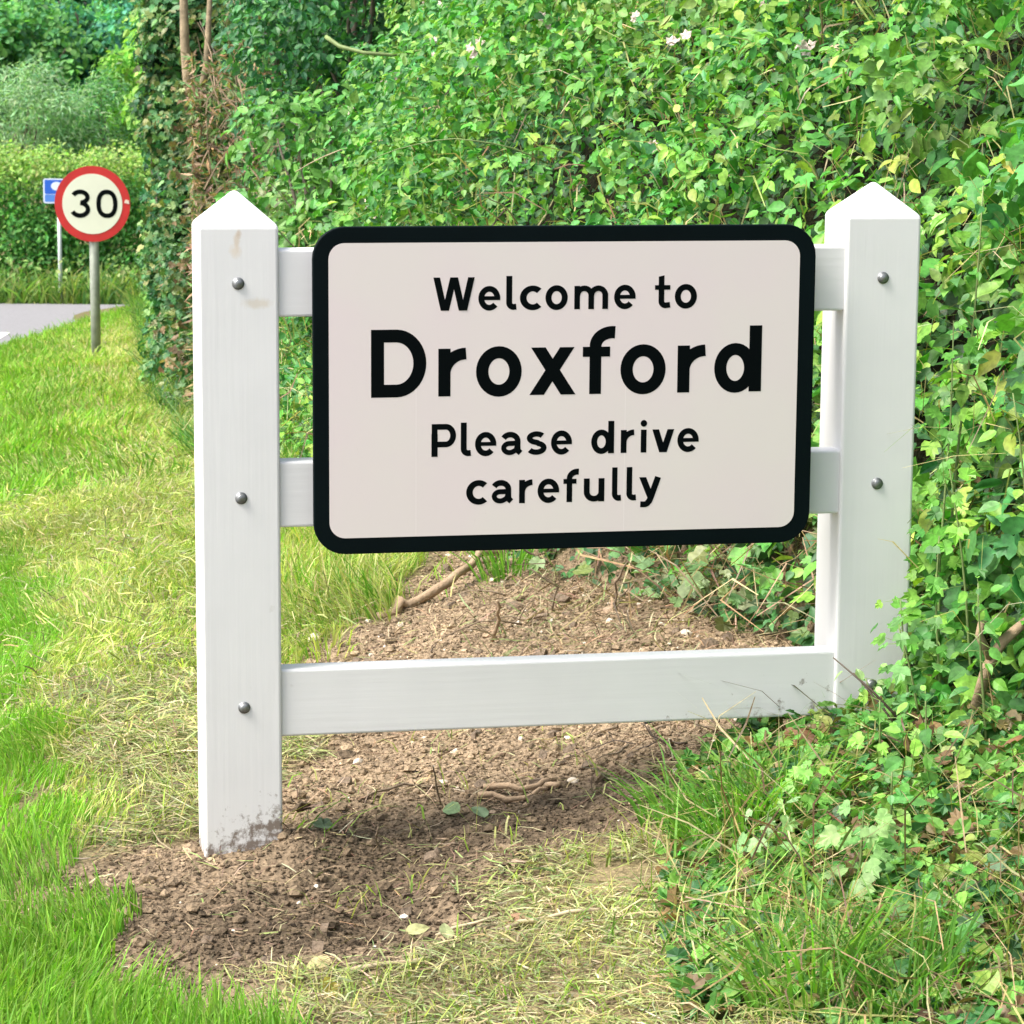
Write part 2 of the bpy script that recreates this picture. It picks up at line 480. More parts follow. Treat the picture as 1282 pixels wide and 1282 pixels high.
# ------------------------------------------------------------------ the gateway sign
def paint_mat(name, along):
    m, t, out = new_mat(name)
    tc = N(t, 'ShaderNodeTexCoord')
    mp = N(t, 'ShaderNodeMapping')
    mp.inputs['Scale'].default_value = (60, 60, 2.5) if along == 'z' else (2.5, 60, 60)
    t.links.new(tc.outputs['Object'], mp.inputs['Vector'])
    g = N(t, 'ShaderNodeTexNoise', i_Scale=1.6, i_Detail=4.0)
    t.links.new(mp.outputs[0], g.inputs['Vector'])
    # soil splashed on the foot of the posts and the low rail
    sep = N(t, 'ShaderNodeSeparateXYZ'); t.links.new(tc.outputs['Object'], sep.inputs[0])
    n = N(t, 'ShaderNodeTexNoise', i_Scale=42.0, i_Detail=5.0, i_Roughness=.7)
    t.links.new(tc.outputs['Object'], n.inputs['Vector'])
    n2 = N(t, 'ShaderNodeTexNoise', i_Scale=9.0, i_Detail=2.0)
    t.links.new(tc.outputs['Object'], n2.inputs['Vector'])
    if along == 'z':
        h = N(t, 'ShaderNodeMapRange')                                  # reaches higher on the right of the post
        hx = N(t, 'ShaderNodeMath', operation='MULTIPLY_ADD'); hx.inputs[1].default_value = -.55
        t.links.new(sep.outputs[0], hx.inputs[0]); t.links.new(sep.outputs[2], hx.inputs[2])
        h.inputs[1].default_value = -.02; h.inputs[2].default_value = .17; h.inputs[3].default_value = .30; h.inputs[4].default_value = -.16
        far_ = N(t, 'ShaderNodeMath', operation='GREATER_THAN'); far_.inputs[1].default_value = .5
        t.links.new(sep.outputs[0], far_.inputs[0])
        h2 = N(t, 'ShaderNodeMath', operation='MULTIPLY_ADD'); h2.inputs[1].default_value = .62
        t.links.new(far_.outputs[0], h2.inputs[0]); t.links.new(hx.outputs[0], h2.inputs[2])
        t.links.new(h2.outputs[0], h.inputs[0])
    else:
        h = N(t, 'ShaderNodeMapRange')
        h.inputs[1].default_value = .45; h.inputs[2].default_value = 1.15; h.inputs[3].default_value = -.18; h.inputs[4].default_value = .03
        hx = N(t, 'ShaderNodeMath', operation='MULTIPLY_ADD'); hx.inputs[1].default_value = -3.0
        hz = N(t, 'ShaderNodeMath', operation='SUBTRACT'); hz.inputs[1].default_value = .24
        t.links.new(sep.outputs[2], hz.inputs[0])
        t.links.new(hz.outputs[0], hx.inputs[0]); t.links.new(sep.outputs[0], hx.inputs[2])
        t.links.new(hx.outputs[0], h.inputs[0])
    ad = N(t, 'ShaderNodeMath', operation='ADD'); t.links.new(n.outputs[0], ad.inputs[0]); t.links.new(h.outputs[0], ad.inputs[1])
    th = N(t, 'ShaderNodeMapRange'); th.inputs[1].default_value = .58; th.inputs[2].default_value = .72; th.inputs[4].default_value = .9
    t.links.new(ad.outputs[0], th.inputs[0])
    last = N(t, 'ShaderNodeMix', data_type='RGBA')
    fl = N(t, 'ShaderNodeMapRange'); fl.inputs[1].default_value = .3; fl.inputs[2].default_value = .7; fl.inputs[3].default_value = .0; fl.inputs[4].default_value = 1.
    t.links.new(n2.outputs[0], fl.inputs[0])
    basec = N(t, 'ShaderNodeMix', data_type='RGBA')
    basec.inputs[6].default_value = (.72, .72, .715, 1); basec.inputs[7].default_value = (.75, .75, .745, 1)
    t.links.new(fl.outputs[0], basec.inputs[0])
    cur = basec.outputs[2]
    if along == 'z':
        for (x, z, rx, rz_, c) in ((-.003, 1.185, .007, .022, (.62, .50, .36)), (-.006, 1.165, .012, .014, (.68, .58, .46)), (.036, 1.068, .03, .012, (.62, .55, .44)), (.001, 1.198, .006, .01, (.55, .42, .30))):
            a = N(t, 'ShaderNodeVectorMath', operation='SUBTRACT'); a.inputs[1].default_value = (x, -.003, z)
            t.links.new(tc.outputs['Object'], a.inputs[0])
            b = N(t, 'ShaderNodeVectorMath', operation='MULTIPLY'); b.inputs[1].default_value = (1 / rx, 20, 1 / rz_)
            t.links.new(a.outputs[0], b.inputs[0])
            l = N(t, 'ShaderNodeVectorMath', operation='LENGTH'); t.links.new(b.outputs[0], l.inputs[0])
            s2 = N(t, 'ShaderNodeMath', operation='MULTIPLY_ADD'); s2.inputs[1].default_value = 1.8; s2.inputs[2].default_value = -.9
            t.links.new(n.outputs[0], s2.inputs[0])
            s3 = N(t, 'ShaderNodeMath', operation='ADD'); t.links.new(l.outputs[1], s3.inputs[0]); t.links.new(s2.outputs[0], s3.inputs[1])
            k = N(t, 'ShaderNodeMapRange'); k.inputs[1].default_value = 1.1; k.inputs[2].default_value = .4; k.inputs[3].default_value = 0; k.inputs[4].default_value = .6
            t.links.new(s3.outputs[0], k.inputs[0])
            mm = N(t, 'ShaderNodeMix', data_type='RGBA'); mm.inputs[7].default_value = (*c, 1)
            t.links.new(k.outputs[0], mm.inputs[0]); t.links.new(cur, mm.inputs[6]); cur = mm.outputs[2]
    # a few scuffs anywhere
    n3 = N(t, 'ShaderNodeTexNoise', i_Scale=26.0, i_Detail=3.0); t.links.new(tc.outputs['Object'], n3.inputs['Vector'])
    sc = N(t, 'ShaderNodeMapRange'); sc.inputs[1].default_value = .735; sc.inputs[2].default_value = .80; sc.inputs[4].default_value = .55
    t.links.new(n3.outputs[0], sc.inputs[0])
    sm = N(t, 'ShaderNodeMix', data_type='RGBA'); sm.inputs[7].default_value = (.5, .48, .44, 1)
    t.links.new(sc.outputs[0], sm.inputs[0]); t.links.new(cur, sm.inputs[6]); cur = sm.outputs[2]
    last.inputs[7].default_value = (.15, .11, .08, 1)
    t.links.new(th.outputs[0], last.inputs[0]); t.links.new(cur, last.inputs[6])
    p = N(t, 'ShaderNodeBsdfPrincipled', i_Roughness=.42)
    p.inputs['Specular IOR Level'].default_value = .4
    t.links.new(last.outputs[2], p.inputs['Base Color'])
    b = N(t, 'ShaderNodeBump', i_Strength=.13, i_Distance=.003)
    t.links.new(g.outputs[0], b.inputs['Height']); t.links.new(b.outputs[0], p.inputs['Normal'])
    t.links.new(p.outputs[0], out.inputs[0])
    return m
M_POST, M_RAIL = paint_mat('white painted timber upright', 'z'), paint_mat('white painted timber rail', 'x')
M_BLACK = plain('black sign rim', (.0015, .005, .006), .55, noise=.2, nscale=8, spec=.07)
M_INK = plain('black lettering film', (.001, .0025, .003), .65, spec=.05)
def face_mat():
    m, t, out = new_mat('white reflective sheet')
    tc = N(t, 'ShaderNodeTexCoord')
    n = N(t, 'ShaderNodeTexNoise', i_Scale=4.5, i_Detail=2.0); t.links.new(tc.outputs['Object'], n.inputs['Vector'])
    f = N(t, 'ShaderNodeTexNoise', i_Scale=70.0, i_Detail=6.0, i_Roughness=.7); t.links.new(tc.outputs['Object'], f.inputs['Vector'])
    mr = N(t, 'ShaderNodeMapRange'); mr.inputs[1].default_value = .38; mr.inputs[2].default_value = .62; t.links.new(n.outputs[0], mr.inputs[0])
    mx = N(t, 'ShaderNodeMix', data_type='RGBA'); mx.inputs[6].default_value = (.74, .655, .655, 1); mx.inputs[7].default_value = (.735, .675, .648, 1)
    t.links.new(mr.outputs[0], mx.inputs[0])
    gr = N(t, 'ShaderNodeMapRange'); gr.inputs[1].default_value = .66; gr.inputs[2].default_value = .78; gr.inputs[4].default_value = .22; t.links.new(f.outputs[0], gr.inputs[0])
    m2 = N(t, 'ShaderNodeMix', data_type='RGBA'); m2.inputs[7].default_value = (.42, .37, .32, 1)
    t.links.new(gr.outputs[0], m2.inputs[0]); t.links.new(mx.outputs[2], m2.inputs[6])
    p = N(t, 'ShaderNodeBsdfPrincipled'); t.links.new(m2.outputs[2], p.inputs['Base Color'])
    rr = N(t, 'ShaderNodeMapRange'); rr.inputs[3].default_value = .22; rr.inputs[4].default_value = .45; t.links.new(n.outputs[0], rr.inputs[0]); t.links.new(rr.outputs[0], p.inputs['Roughness'])
    t.links.new(p.outputs[0], out.inputs[0])
    return m
M_FACE = face_mat()
M_TAPE_GLINT = plain('painted tape glint', (.78, .71, .70), .3)  # paler than the sheet: reflection along the tape lines put into colour
M_ZINC = plain('galvanised steel', (.24, .25, .25), .45, .7, noise=.4, nscale=60, bump=.2)
M_ALU = plain('aluminium channel', (.55, .56, .57), .4, .8)

gate = empty('gateway_sign', GATE_LOC, GATE_RZ)
tag(gate, 'large white wooden gateway with a black rimmed village welcome board, standing in dug earth', 'village sign', None)
PW, WX = .15, 1.1729
def post_at(x0, bolts, foot, topz):
    b = MB()
    x1, y0, y1 = x0 + PW, 0.0, PW
    xc, yc = (x0 + x1) / 2, PW / 2
    vs = [(x0, y0, foot), (x1, y0, foot), (x1, y1, foot), (x0, y1, foot), (x0, y0, topz), (x1, y0, topz), (x1, y1, topz), (x0, y1, topz), (xc, yc, topz + .066)]
    b.add(vs, [(3, 2, 1, 0), (0, 1, 5, 4), (1, 2, 6, 5), (2, 3, 7, 6), (3, 0, 4, 7), (4, 5, 8), (5, 6, 8), (6, 7, 8), (7, 4, 8)])
    po = b.build('post', M_POST, gate, bevel=.006)
    for (bx, bz) in bolts:
        k = MB()
        rings = [(.0086, .0015), (.0086, .0028), (.0074, .0052), (.0045, .0066), (0.0012, .0070)]
        pts = [(bx, -.0 - h, bz) for r, h in rings]
        k.tube(pts, [r for r, h in rings], 14)
        w = [(bx, .0 - .0002, bz), (bx, -.0018, bz)]
        k.tube(w, [.0116, .0116], 16)
        bo = k.build('bolt', M_ZINC, po, smooth=True)
    return po
post_at(-PW / 2, [(-.001, 1.105), (0.001, .7015), (.003, .2975)], -.45, 1.211)
post_at(WX, [(WX + PW / 2, 1.105), (WX + PW / 2, .7015), (WX + PW / 2, .2975)], -.3, 1.224)
for (z0, z1) in ((1.041, 1.167), (.6420, .7678), (.2355, .3668)):
    b = MB(); b.box(PW / 2 - .003, WX + .003, .008, .062, z0, z1)
    b.build('rail', M_RAIL, gate, bevel=.005)

def rrect(x0, x1, z0, z1, r, n=8):
    o = []
    for cx, cz, a in ((x1 - r, z0 + r, -90), (x1 - r, z1 - r, 0), (x0 + r, z1 - r, 90), (x0 + r, z0 + r, 180)):
        for i in range(n + 1):
            t = math.radians(a + 90 * i / n)
            o.append((cx + r * math.cos(t), cz + r * math.sin(t)))
    return o
b = MB(); b.prism(rrect(.1340, 1.1015, .5950, 1.2112, .060), -.0350, -.0200)
board = b.build('sign_board', M_BLACK, gate, bevel=.0025)
b = MB(); b.prism(rrect(.1635, 1.0693, .6262, 1.1810, .030), -.0358, -.0349)
b.build('sign_face', M_FACE, board)
for x, za, zb_ in ((.3278, .6285, .925), (.7308, .6285, .905)):
    b = MB(); b.box(x - .0009, x + .0009, -.03592, -.0357, za, zb_)
    b.build('tape_line_glint', M_TAPE_GLINT, board)
TEXT = [
 ('Droxford', .8922, .1270, [(0.2425, 0.347), (0.3698, 0.4234), (0.4417, 0.5293), (0.5443, 0.6334), (0.6468, 0.7099), (0.7203, 0.8087), (0.8318, 0.8871), (0.9042, 0.9975)]),
 ('Welcome to', 1.0538, .0622, [(0.36, 0.4383), (0.4455, 0.4873), (0.4986, 0.5186), (0.5247, 0.566), (0.5737, 0.6167), (0.6293, 0.6944), (0.7062, 0.748), (0.7853, 0.816), (0.8243, 0.8676)]),
 ('Please drive', .7778, .0623, [(0.357, 0.404), (0.4131, 0.433), (0.4405, 0.4813), (0.4907, 0.5318), (0.5399, 0.5785), (0.587, 0.6276), (0.6652, 0.7097), (0.7228, 0.7492), (0.7613, 0.774), (0.7844, 0.8275), (0.8341, 0.8762)]),
 ('carefully', .6852, .0632, [(0.4238, 0.4642), (0.473, 0.5146), (0.5259, 0.552), (0.5618, 0.6037), (0.6118, 0.642), (0.6517, 0.692), (0.7068, 0.7252), (0.7352, 0.7547), (0.76, 0.8028)])]
for s_, zb_, cap, ext in TEXT:
    k = 0
    for word in s_.split():
        b = MB()
        for ch in word:
            letter(b, ch, ext[k][0], ext[k][1], zb_, cap, -.03605); k += 1
        b.build('lettering', M_INK, board)
for z in (1.104, .705):
    b = MB(); b.box(.20, 1.03, -.0200, .0075, z - .02, z + .02)
    b.build('mounting_channel', M_ALU, board)

# ------------------------------------------------------------------ the speed limit sign
M_RED = plain('red reflective film', (.50, .02, .018), .4, noise=.1, nscale=12)
M_CREAM = plain('aged white film', (.70, .72, .58), .4, noise=.05, nscale=6)
M_POLE = plain('grey green weathered steel', (.30, .33, .27), .55, .3, noise=.3, nscale=14)
M_PALEPOLE = plain('pale painted steel', (.55, .60, .58), .5, .0, noise=.1, nscale=14)
px, py = -3.232, 21.4
sz = float(G(px, py))
root = empty('speed_limit_sign', (px, py, sz))
tag(root, 'round red ringed thirty sign on a grey pole at the edge of the green verge', 'speed sign')
b = MB(); b.tube([(0, 0, -.4), (0, 0, 1.36)], .038, 14); b.build('pole', M_POLE, root, smooth=True)
zc = .3296 - sz
b = MB(); b.tube([(0, -.055, zc), (0, -.05, zc)], .290, 56); disc = b.build('disc', M_RED, root)
b = MB(); b.tube([(0, -.0575, zc), (0, -.0548, zc)], .230, 56); b.build('disc_face', M_CREAM, disc)
b = MB()
letter(b, '3', -.166, -.017, zc - .104, .211, -.0590)
letter(b, '0', .031, .193, zc - .104, .211, -.0590)
b.build('numerals', M_INK, disc)
for dz in (-.105, .105):
    b = MB(); b.box(-.05, .05, -.05, .045, zc + dz - .015, zc + dz + .015); b.build('pole_clamp', M_ZINC, root)
b = MB(); b.prism([(.244, zc + .01), (.283, zc + .0), (.281, zc + .027), (.254, zc + .035)], -.0582, -.0546)
b.build('worn_patch', plain('bare worn film', (.72, .60, .50), .6), disc)

# ------------------------------------------------------------------ the blue sign across the road
M_BLUE = plain('blue reflective film', (.008, .09, .46), .4)
M_WHT = plain('white film', (.55, .62, .72), .4)
bx, by = -5.79, 35.55
bz = float(G(bx, by))
root = empty('information_sign', (bx, by, bz), math.radians(-8))
tag(root, 'small blue and white rectangular sign on a thin pale post before the far hedge', 'road sign')
zb2 = 1.54 - (239 - 58) * by / 3472 - bz
b = MB(); b.tube([(-.02, 0, -.3), (-.02, 0, zb2 + .12)], .026, 10); b.build('pole', M_PALEPOLE, root, smooth=True)
b = MB(); b.prism(rrect(-.21, .24, zb2 - .16, zb2 + .155, .03, 4), -.045, -.03); pl = b.build('plate', M_WHT, root)
b = MB(); b.prism(rrect(-.19, .22, zb2 - .04, zb2 + .14, .015, 4), -.047, -.0445); b.build('blue_panel', M_BLUE, pl)
b = MB(); b.prism(rrect(-.19, .22, zb2 - .14, zb2 - .047, .012, 4), -.047, -.0445); b.build('lower_panel', plain('pale blue film', (.06, .18, .52), .4), pl)
b = MB(); b.prism(arc(-.03, zb2 + .06, .075, .055, 0, 360, 20)[:-1], -.0495, -.0465); b.build('symbol', M_WHT, pl)

# ------------------------------------------------------------------ leaf and blade generators
def norm(a): return a / (np.linalg.norm(a, axis=-1, keepdims=True) + 1e-9)
T_OVATE = (np.array([(0, 0, 0), (0, .33, -.01), (0, .66, -.03), (0, 1.04, -.11), (-.19, .08, .04), (-.33, .32, .05), (-.30, .60, .05), (-.13, .87, -.02), (.19, .08, .04), (.33, .32, .05), (.30, .60, .05), (.13, .87, -.02)]),
           [np.array([(0, 1, 5, 4), (1, 2, 6, 5), (2, 3, 7, 6), (0, 8, 9, 1), (1, 9, 10, 2), (2, 10, 11, 3)])])
T_LOBED = (np.array([(0, .34, -.03), (0, 0, 0), (-.22, -.08, .03), (-.40, .06, .02), (-.50, .38, -.02), (-.27, .44, .05), (-.30, .74, .0), (-.13, .74, .03), (0, 1.05, -.09),
                     (.13, .74, .03), (.30, .74, .0), (.27, .44, .05), (.50, .38, -.02), (.40, .06, .02), (.22, -.08, .03)]),
           [np.array([(0, i + 1 if i < 14 else 1, i) for i in range(1, 15)])])
T_LONG = (T_OVATE[0] * np.array([.62, 1.12, 1.6]), T_OVATE[1])
T_SIMPLE = (np.array([(0, 0, 0), (-.30, .45, .06), (0, 1.0, -.05), (.30, .45, .06)]), [np.array([(0, 2, 1), (0, 3, 2)])])
T_NARROW = (np.array([(0, 0, 0), (-.11, .4, .03), (0, 1.0, -.12), (.11, .4, .03), (0, .5, -.0)]), [np.array([(0, 4, 1), (0, 3, 4), (4, 2, 1), (4, 3, 2)])])

def leaf_arrays(tpl, pos, nrm, axis, size, tint):
    tv, tf = tpl
    n = norm(nrm); a = norm(axis - n * (axis * n).sum(-1, keepdims=True)); b = np.cross(a, n)
    k = len(tv); M = len(pos)
    sx = size * rng.uniform(.82, 1.12, M)
    V = pos[:, None] + sx[:, None, None] * tv[None, :, 0, None] * b[:, None] + size[:, None, None] * tv[None, :, 1, None] * a[:, None] \
        + size[:, None, None] * tv[None, :, 2, None] * rng.uniform(.4, 2.2, M)[:, None, None] * n[:, None]
    off = np.arange(M)[:, None, None] * k
    F = [(f[None] + off).reshape(-1, f.shape[1]) for f in tf]
    C = np.repeat(tint, k, axis=0)
    return V.reshape(-1, 3), F, C

class Cloud:
    def __init__(s): s.V = []; s.F = {}; s.C = []; s.n = 0
    def add(s, V, F, C):
        for f in F: s.F.setdefault(f.shape[1], []).append(f + s.n)
        s.V.append(V); s.C.append(C); s.n += len(V)
    def leaves(s, tpl, pos, nrm, axis, size, tint):
        if len(pos): s.add(*leaf_arrays(tpl, pos, nrm, axis, size, tint))
    def blades(s, pos, h, wd, lean, bend, tint):
        """grass blades: h height, wd width, lean (n,2) horizontal direction*amount, bend droop"""
        n = len(pos)
        if not n: return
        ang = rng.uniform(0, 2 * np.pi, n)
        side = np.stack([np.cos(ang), np.sin(ang), 0 * ang], -1)
        ts = (0, .4, .75, 1.0); ws = (1.0, .85, .55)
        ring = []
        for j, t in enumerate(ts):
            c = pos.copy()
            c[:, :2] += lean * (h * (.35 * t + .65 * t * t))[:, None]
            c[:, 2] += h * (t - bend * t * t * t)
            if j < 3:
                ring.append(c - side * (wd * ws[j] / 2)[:, None]); ring.append(c + side * (wd * ws[j] / 2)[:, None])
            else: ring.append(c)
        V = np.stack(ring, 1)
        o = np.arange(n)[:, None, None] * 7
        Q = (np.array([(0, 1, 3, 2), (2, 3, 5, 4)])[None] + o).reshape(-1, 4)
        T = (np.array([(4, 5, 6)])[None] + o).reshape(-1, 3)
        s.add(V.reshape(-1, 3), [Q, T], np.repeat(tint, 7, axis=0))
    def strips(s, pos, d, L, wd, tint, arch=.15):
        """thin bent pieces lying about: d (n,3) direction"""
        n = len(pos)
        if not n: return
        d = norm(d); sd_ = norm(np.cross(d, rng.normal(0, 1, (n, 3)) * .35 + np.array([0, 0, 1.])))
        ring = []
        kink = rng.normal(0, arch, (n, 1)) * sd_
        for t, w, in ((0, .7), (.5, 1.0), (1, .4)):
            c = pos + d * (L * t)[:, None] + kink * (L * 4 * t * (1 - t))[:, None] + np.array([0, 0, 1.]) * (L * arch * rng.uniform(0, 1.2, n) * 4 * t * (1 - t))[:, None]
            ring += [c - sd_ * (wd * w / 2)[:, None], c + sd_ * (wd * w / 2)[:, None]]
        V = np.stack(ring, 1)
        o = np.arange(n)[:, None, None] * 6
        Q = (np.array([(0, 1, 3, 2), (2, 3, 5, 4)])[None] + o).reshape(-1, 4)
        s.add(V.reshape(-1, 3), [Q], np.repeat(tint, 6, axis=0))
    def build(s, name, mat, parent=None, smooth=False, loc=None):
        V = np.concatenate(s.V)
        if loc is not None: V = V - np.array(loc)
        me = np_mesh(name, V, [np.concatenate(f) for f in s.F.values()], np.concatenate(s.C), smooth)
        return link_mesh(name, me, mat, parent)

def tints(n, cols, w=None, jit=.16):
    cols = np.array(cols, float)
    k = rng.choice(len(cols), n, p=w)
    c = cols[k] * (1 + rng.normal(0, jit, (n, 1)))
    c = c * (1 + rng.normal(0, jit * .4, (n, 3)))
    return np.clip(c, .008, .75)

# open pockets between the bushes (centre and half axes, metres)
HOLLOWS = [(-.42, 12.1, 1.40, .24, .85, .11), (-.66, 12.6, 1.27, .17, .8, .11), (-.22, 11.9, 1.43, .16, .7, .07), (-.52, 12.0, 1.02, .12, .7, .06), (-.98, 13.4, 1.0, .12, .7, .09)]
def clump_leaves(cl, C, R, per, size, tpl, cols, face=(-.2, -.5, .8), spread=.55, droop=.5, tvar=.18, org=(0, 0, 0)):
    C = np.asarray(C, float); R = np.asarray(R, float)
    cnt = np.maximum(3, (per * R * R).astype(int))
    ids = np.repeat(np.arange(len(C)), cnt); n = len(ids)
    d = norm(rng.normal(0, 1, (n, 3)) + np.array(face) * .35)
    rr = R[ids] * rng.uniform(.25, 1.08, n) ** .45
    p = C[ids] + d * rr[:, None] * np.array([1, 1, .85])
    nn = d * .7 + np.array(face) * .6 + rng.normal(0, spread, (n, 3))
    ax = d * .8 + rng.normal(0, .7, (n, 3)) + np.array([0, 0, -droop])
    ct = 1 + rng.normal(0, tvar, (len(C), 1))
    t = tints(n, cols) * ct[ids]
    q = p + np.array(org)
    ok = np.ones(n, bool)
    for hx, hy, hz, ha, hb, hc in HOLLOWS:
        ok &= ((q[:, 0] - hx) / ha) ** 2 + ((q[:, 1] - hy) / hb) ** 2 + ((q[:, 2] - hz) / hc) ** 2 > 1
    sz_ = size * rng.uniform(.6, 1.35, n)
    cl.leaves(tpl, p[ok], nn[ok], ax[ok], sz_[ok], t[ok])


M_LEAF = leaf_mat('foliage', .30, .48, .38, gain=1.1)
M_FARLEAF = leaf_mat('far foliage', .42, .6, .25, nscale=12, gain=1.15)
M_GRASS = leaf_mat('grass blades', .46, .55, .2, nscale=30, namp=.15)
M_STRAW = leaf_mat('dry cuttings', .15, .7, .2, nscale=120)
M_TWIG = plain('dry twig bark', (.20, .15, .10), .85, noise=.35, nscale=40, bump=.4, bscale=150)
M_PALETWIG = plain('bleached dead stem', (.42, .34, .22), .85, noise=.3, nscale=30)
M_GREENSTEM = plain('green stem', (.16, .22, .07), .6, noise=.3, nscale=30)
M_DARKTWIG = plain('dark bramble stem', (.07, .05, .035), .7, noise=.3, nscale=40)
M_BARK = plain('bark', (.16, .13, .10), .9, noise=.4, nscale=12, bump=.8, bscale=30)
M_STONE = plain('pale flint and chalk', (.60, .52, .42), .8, noise=.25, nscale=25, bump=.4, bscale=90)
M_STONE2 = plain('brown flint', (.30, .215, .14), .7, noise=.3, nscale=25, bump=.3, bscale=90)

def frustum(x, y, m=.3, k=.205): return np.abs(x) < k * y + m

# ------------------------------------------------------------------ grass
def scatter(x0, x1, y0, y1, dens):
    n = int((x1 - x0) * (y1 - y0) * dens)
    return rng.uniform(x0, x1, n), rng.uniform(y0, y1, n)
GREEN = [(.15, .35, .035), (.21, .43, .045), (.27, .47, .065)]
YEL = [(.42, .52, .12), (.54, .56, .18), (.33, .49, .09), (.62, .57, .28), (.46, .46, .2)]
STRAW = [(.38, .34, .17), (.30, .27, .13), (.46, .42, .25), (.28, .31, .12), (.24, .30, .10), (.20, .16, .09), (.22, .27, .10)]

lush, verge, straw = Cloud(), Cloud(), Cloud()
def put(cl, x, y, hmin, hmax, w, cols, lean=.35, bend=.25, bias=(0, 0)):
    n = len(x)
    p = np.stack([x, y, G(x, y) - .006], -1)
    h = rng.uniform(hmin, hmax, n)
    cx, cy = vnoise(x * 3, y * 3, 41), vnoise(x * 3, y * 3, 42)
    ln = np.stack([cx, cy], -1) * lean * 2.2 + rng.normal(0, lean * .6, (n, 2)) + np.array(bias)
    h = h * (1 + .7 * vnoise(x * 4, y * 4, 43))
    pt = vnoise(x * 2.2, y * 2.2, 44)
    t = tints(n, cols) * (1 + .45 * pt[:, None])
    dry_ = np.clip(1.9 * vnoise(x * 1.3, y * .9, 46) - .2, 0, .45)[:, None] if cl is verge else 0.0
    t = np.clip(t * (1 - dry_) + dry_ * np.array([.60, .54, .28]) * rng.uniform(.6, 1.15, (n, 1)), .01, .8)
    cl.blades(p, h, w * rng.uniform(.6, 1.3, n), ln, bend * rng.uniform(0, 1.8, n), t)

# deep green strips along the road edge and in the near left corner
for zn, (x0, x1, y0, y1), dens, hm in (('lush_left', (-1.9, -.6, 4.2, 10), 9000, (.035, .095)), ('lush_low', (-1.05, -.15, 3.4, 4.85), 15000, (.05, .12))):
    x, y = scatter(x0, x1, y0, y1, dens)
    k = in_zone(zn, x, y, .10) & (x - xroad(y) > .02) & frustum(x, y, .25)
    put(lush, x[k], y[k], *hm, .0042, GREEN + [(.22, .36, .07)], .40, .3)
# long grass left of the dug patch behind the gate
x, y = scatter(-1.2, -.2, 7.0, 12, 6500)
k = in_zone('tall_mid', x, y, .08) & frustum(x, y)
put(verge, x[k], y[k], .06, .17, .0045, YEL + GREEN[:1], .5, .4)
# the verge away from the gate
x, y = scatter(-2.6, 0.2, 5.2, 11, 8500)
k = (x - xroad(y) > .06) & (sdist(x, y) < .25) & ~in_zone('soil', x, y) & ~in_zone('straw_left', x, y, .1) & ~in_zone('lush_left', x, y) & frustum(x, y) & (x < -.25)
put(verge, x[k], y[k], .03, .085, .004, YEL + [(.18, .33, .05)], .7, .5)
x, y = scatter(-5, 0, 11, 33, 2600)
k = (x - xroad(y) > .04) & (sdist(x, y) < .3) & frustum(x, y) & (rng.uniform(0, 1, len(x)) < 11 / y)
edge = .8 * np.exp(-((x - xroad(y)) / .6) ** 2)
e = rng.uniform(0, 1, len(x)) < edge
put(verge, x[k & ~e], y[k & ~e], .04, .10, .009, YEL + [(.18, .33, .05)], .7, .5)
put(lush, x[k & e], y[k & e], .05, .14, .011, GREEN + [(.24, .36, .07)], .45, .4)
# tall weeds at the hedge foot
x, y = scatter(-4.5, -.3, 9, 31, 900)
s_ = sdist(x, y)
k = (s_ > -.30) & (s_ < .5) & frustum(x, y)
put(verge, x[k], y[k], .08, .26, .008, [(.10, .25, .05), (.16, .31, .07), (.26, .34, .10), (.08, .2, .06)], .7, .5)
# thin short grass among the cuttings
for zn, b_, dens in (('straw_left', (-1.3, -.4, 4.9, 8.1), 2400), ('straw_low', (-.45, .5, 3.4, 5.1), 2600)):
    x, y = scatter(*b_, dens)
    k = in_zone(zn, x, y, .1) & frustum(x, y)
    put(verge, x[k], y[k], .03, .085, .0035, YEL + [(.15, .27, .04)], .7, .5)
# odd blades in the soil
x, y = scatter(-.7, .75, 4.5, 8, 160)
k = in_zone('soil', x, y) & (vnoise(x * 3, y * 3, 51) > .02)
put(verge, x[k], y[k], .03, .10, .004, YEL + GREEN, .8, .5)
tag(lush.build('green_grass', M_GRASS), kind='stuff')

# dry cuttings lying flat
def lay(x, y, L, w, cols, tilt=.18, lift=.02):
    n = len(x); a = rng.uniform(0, 2 * np.pi, n)
    d = np.stack([np.cos(a), np.sin(a), rng.normal(.02, tilt, n)], -1)
    p = np.stack([x, y, G(x, y) + rng.uniform(.001, lift, n)], -1)
    pt = vnoise(x * 5, y * 5, 61)[:, None]
    straw.strips(p, d, rng.uniform(L * .4, L * 1.5, n), w * rng.uniform(.5, 1.4, n), tints(n, cols, jit=.2) * (1 + .5 * pt), .06)
for zn, b_, dens, L in (('straw_left', (-1.3, -.4, 4.9, 8.1), 11000, .065), ('straw_low', (-.45, .5, 3.4, 5.1), 13000, .042), ('weeds', (.2, 1.4, 3.3, 6.1), 3000, .09)):
    x, y = scatter(*b_, dens)
    k = in_zone(zn, x, y, .14) & frustum(x, y, .2)
    lay(x[k], y[k], L, .0028, STRAW, .14, .022)
x, y = scatter(-2.6, 0, 5.2, 13, 1300)
k = (x - xroad(y) > .0) & (sdist(x, y) < .2) & ~in_zone('soil', x, y) & frustum(x, y) & (x < -.3) & (vnoise(x * 1.7, y * .9, 62) > -.25)
lay(x[k], y[k], .055, .0042, STRAW + YEL[:2], .3, .05)
x, y = scatter(-.8, .8, 4.45, 8.1, 700)
k = in_zone('soil', x, y, .1) & (vnoise(x * 3.1, y * 3.1, 63) > -.12)
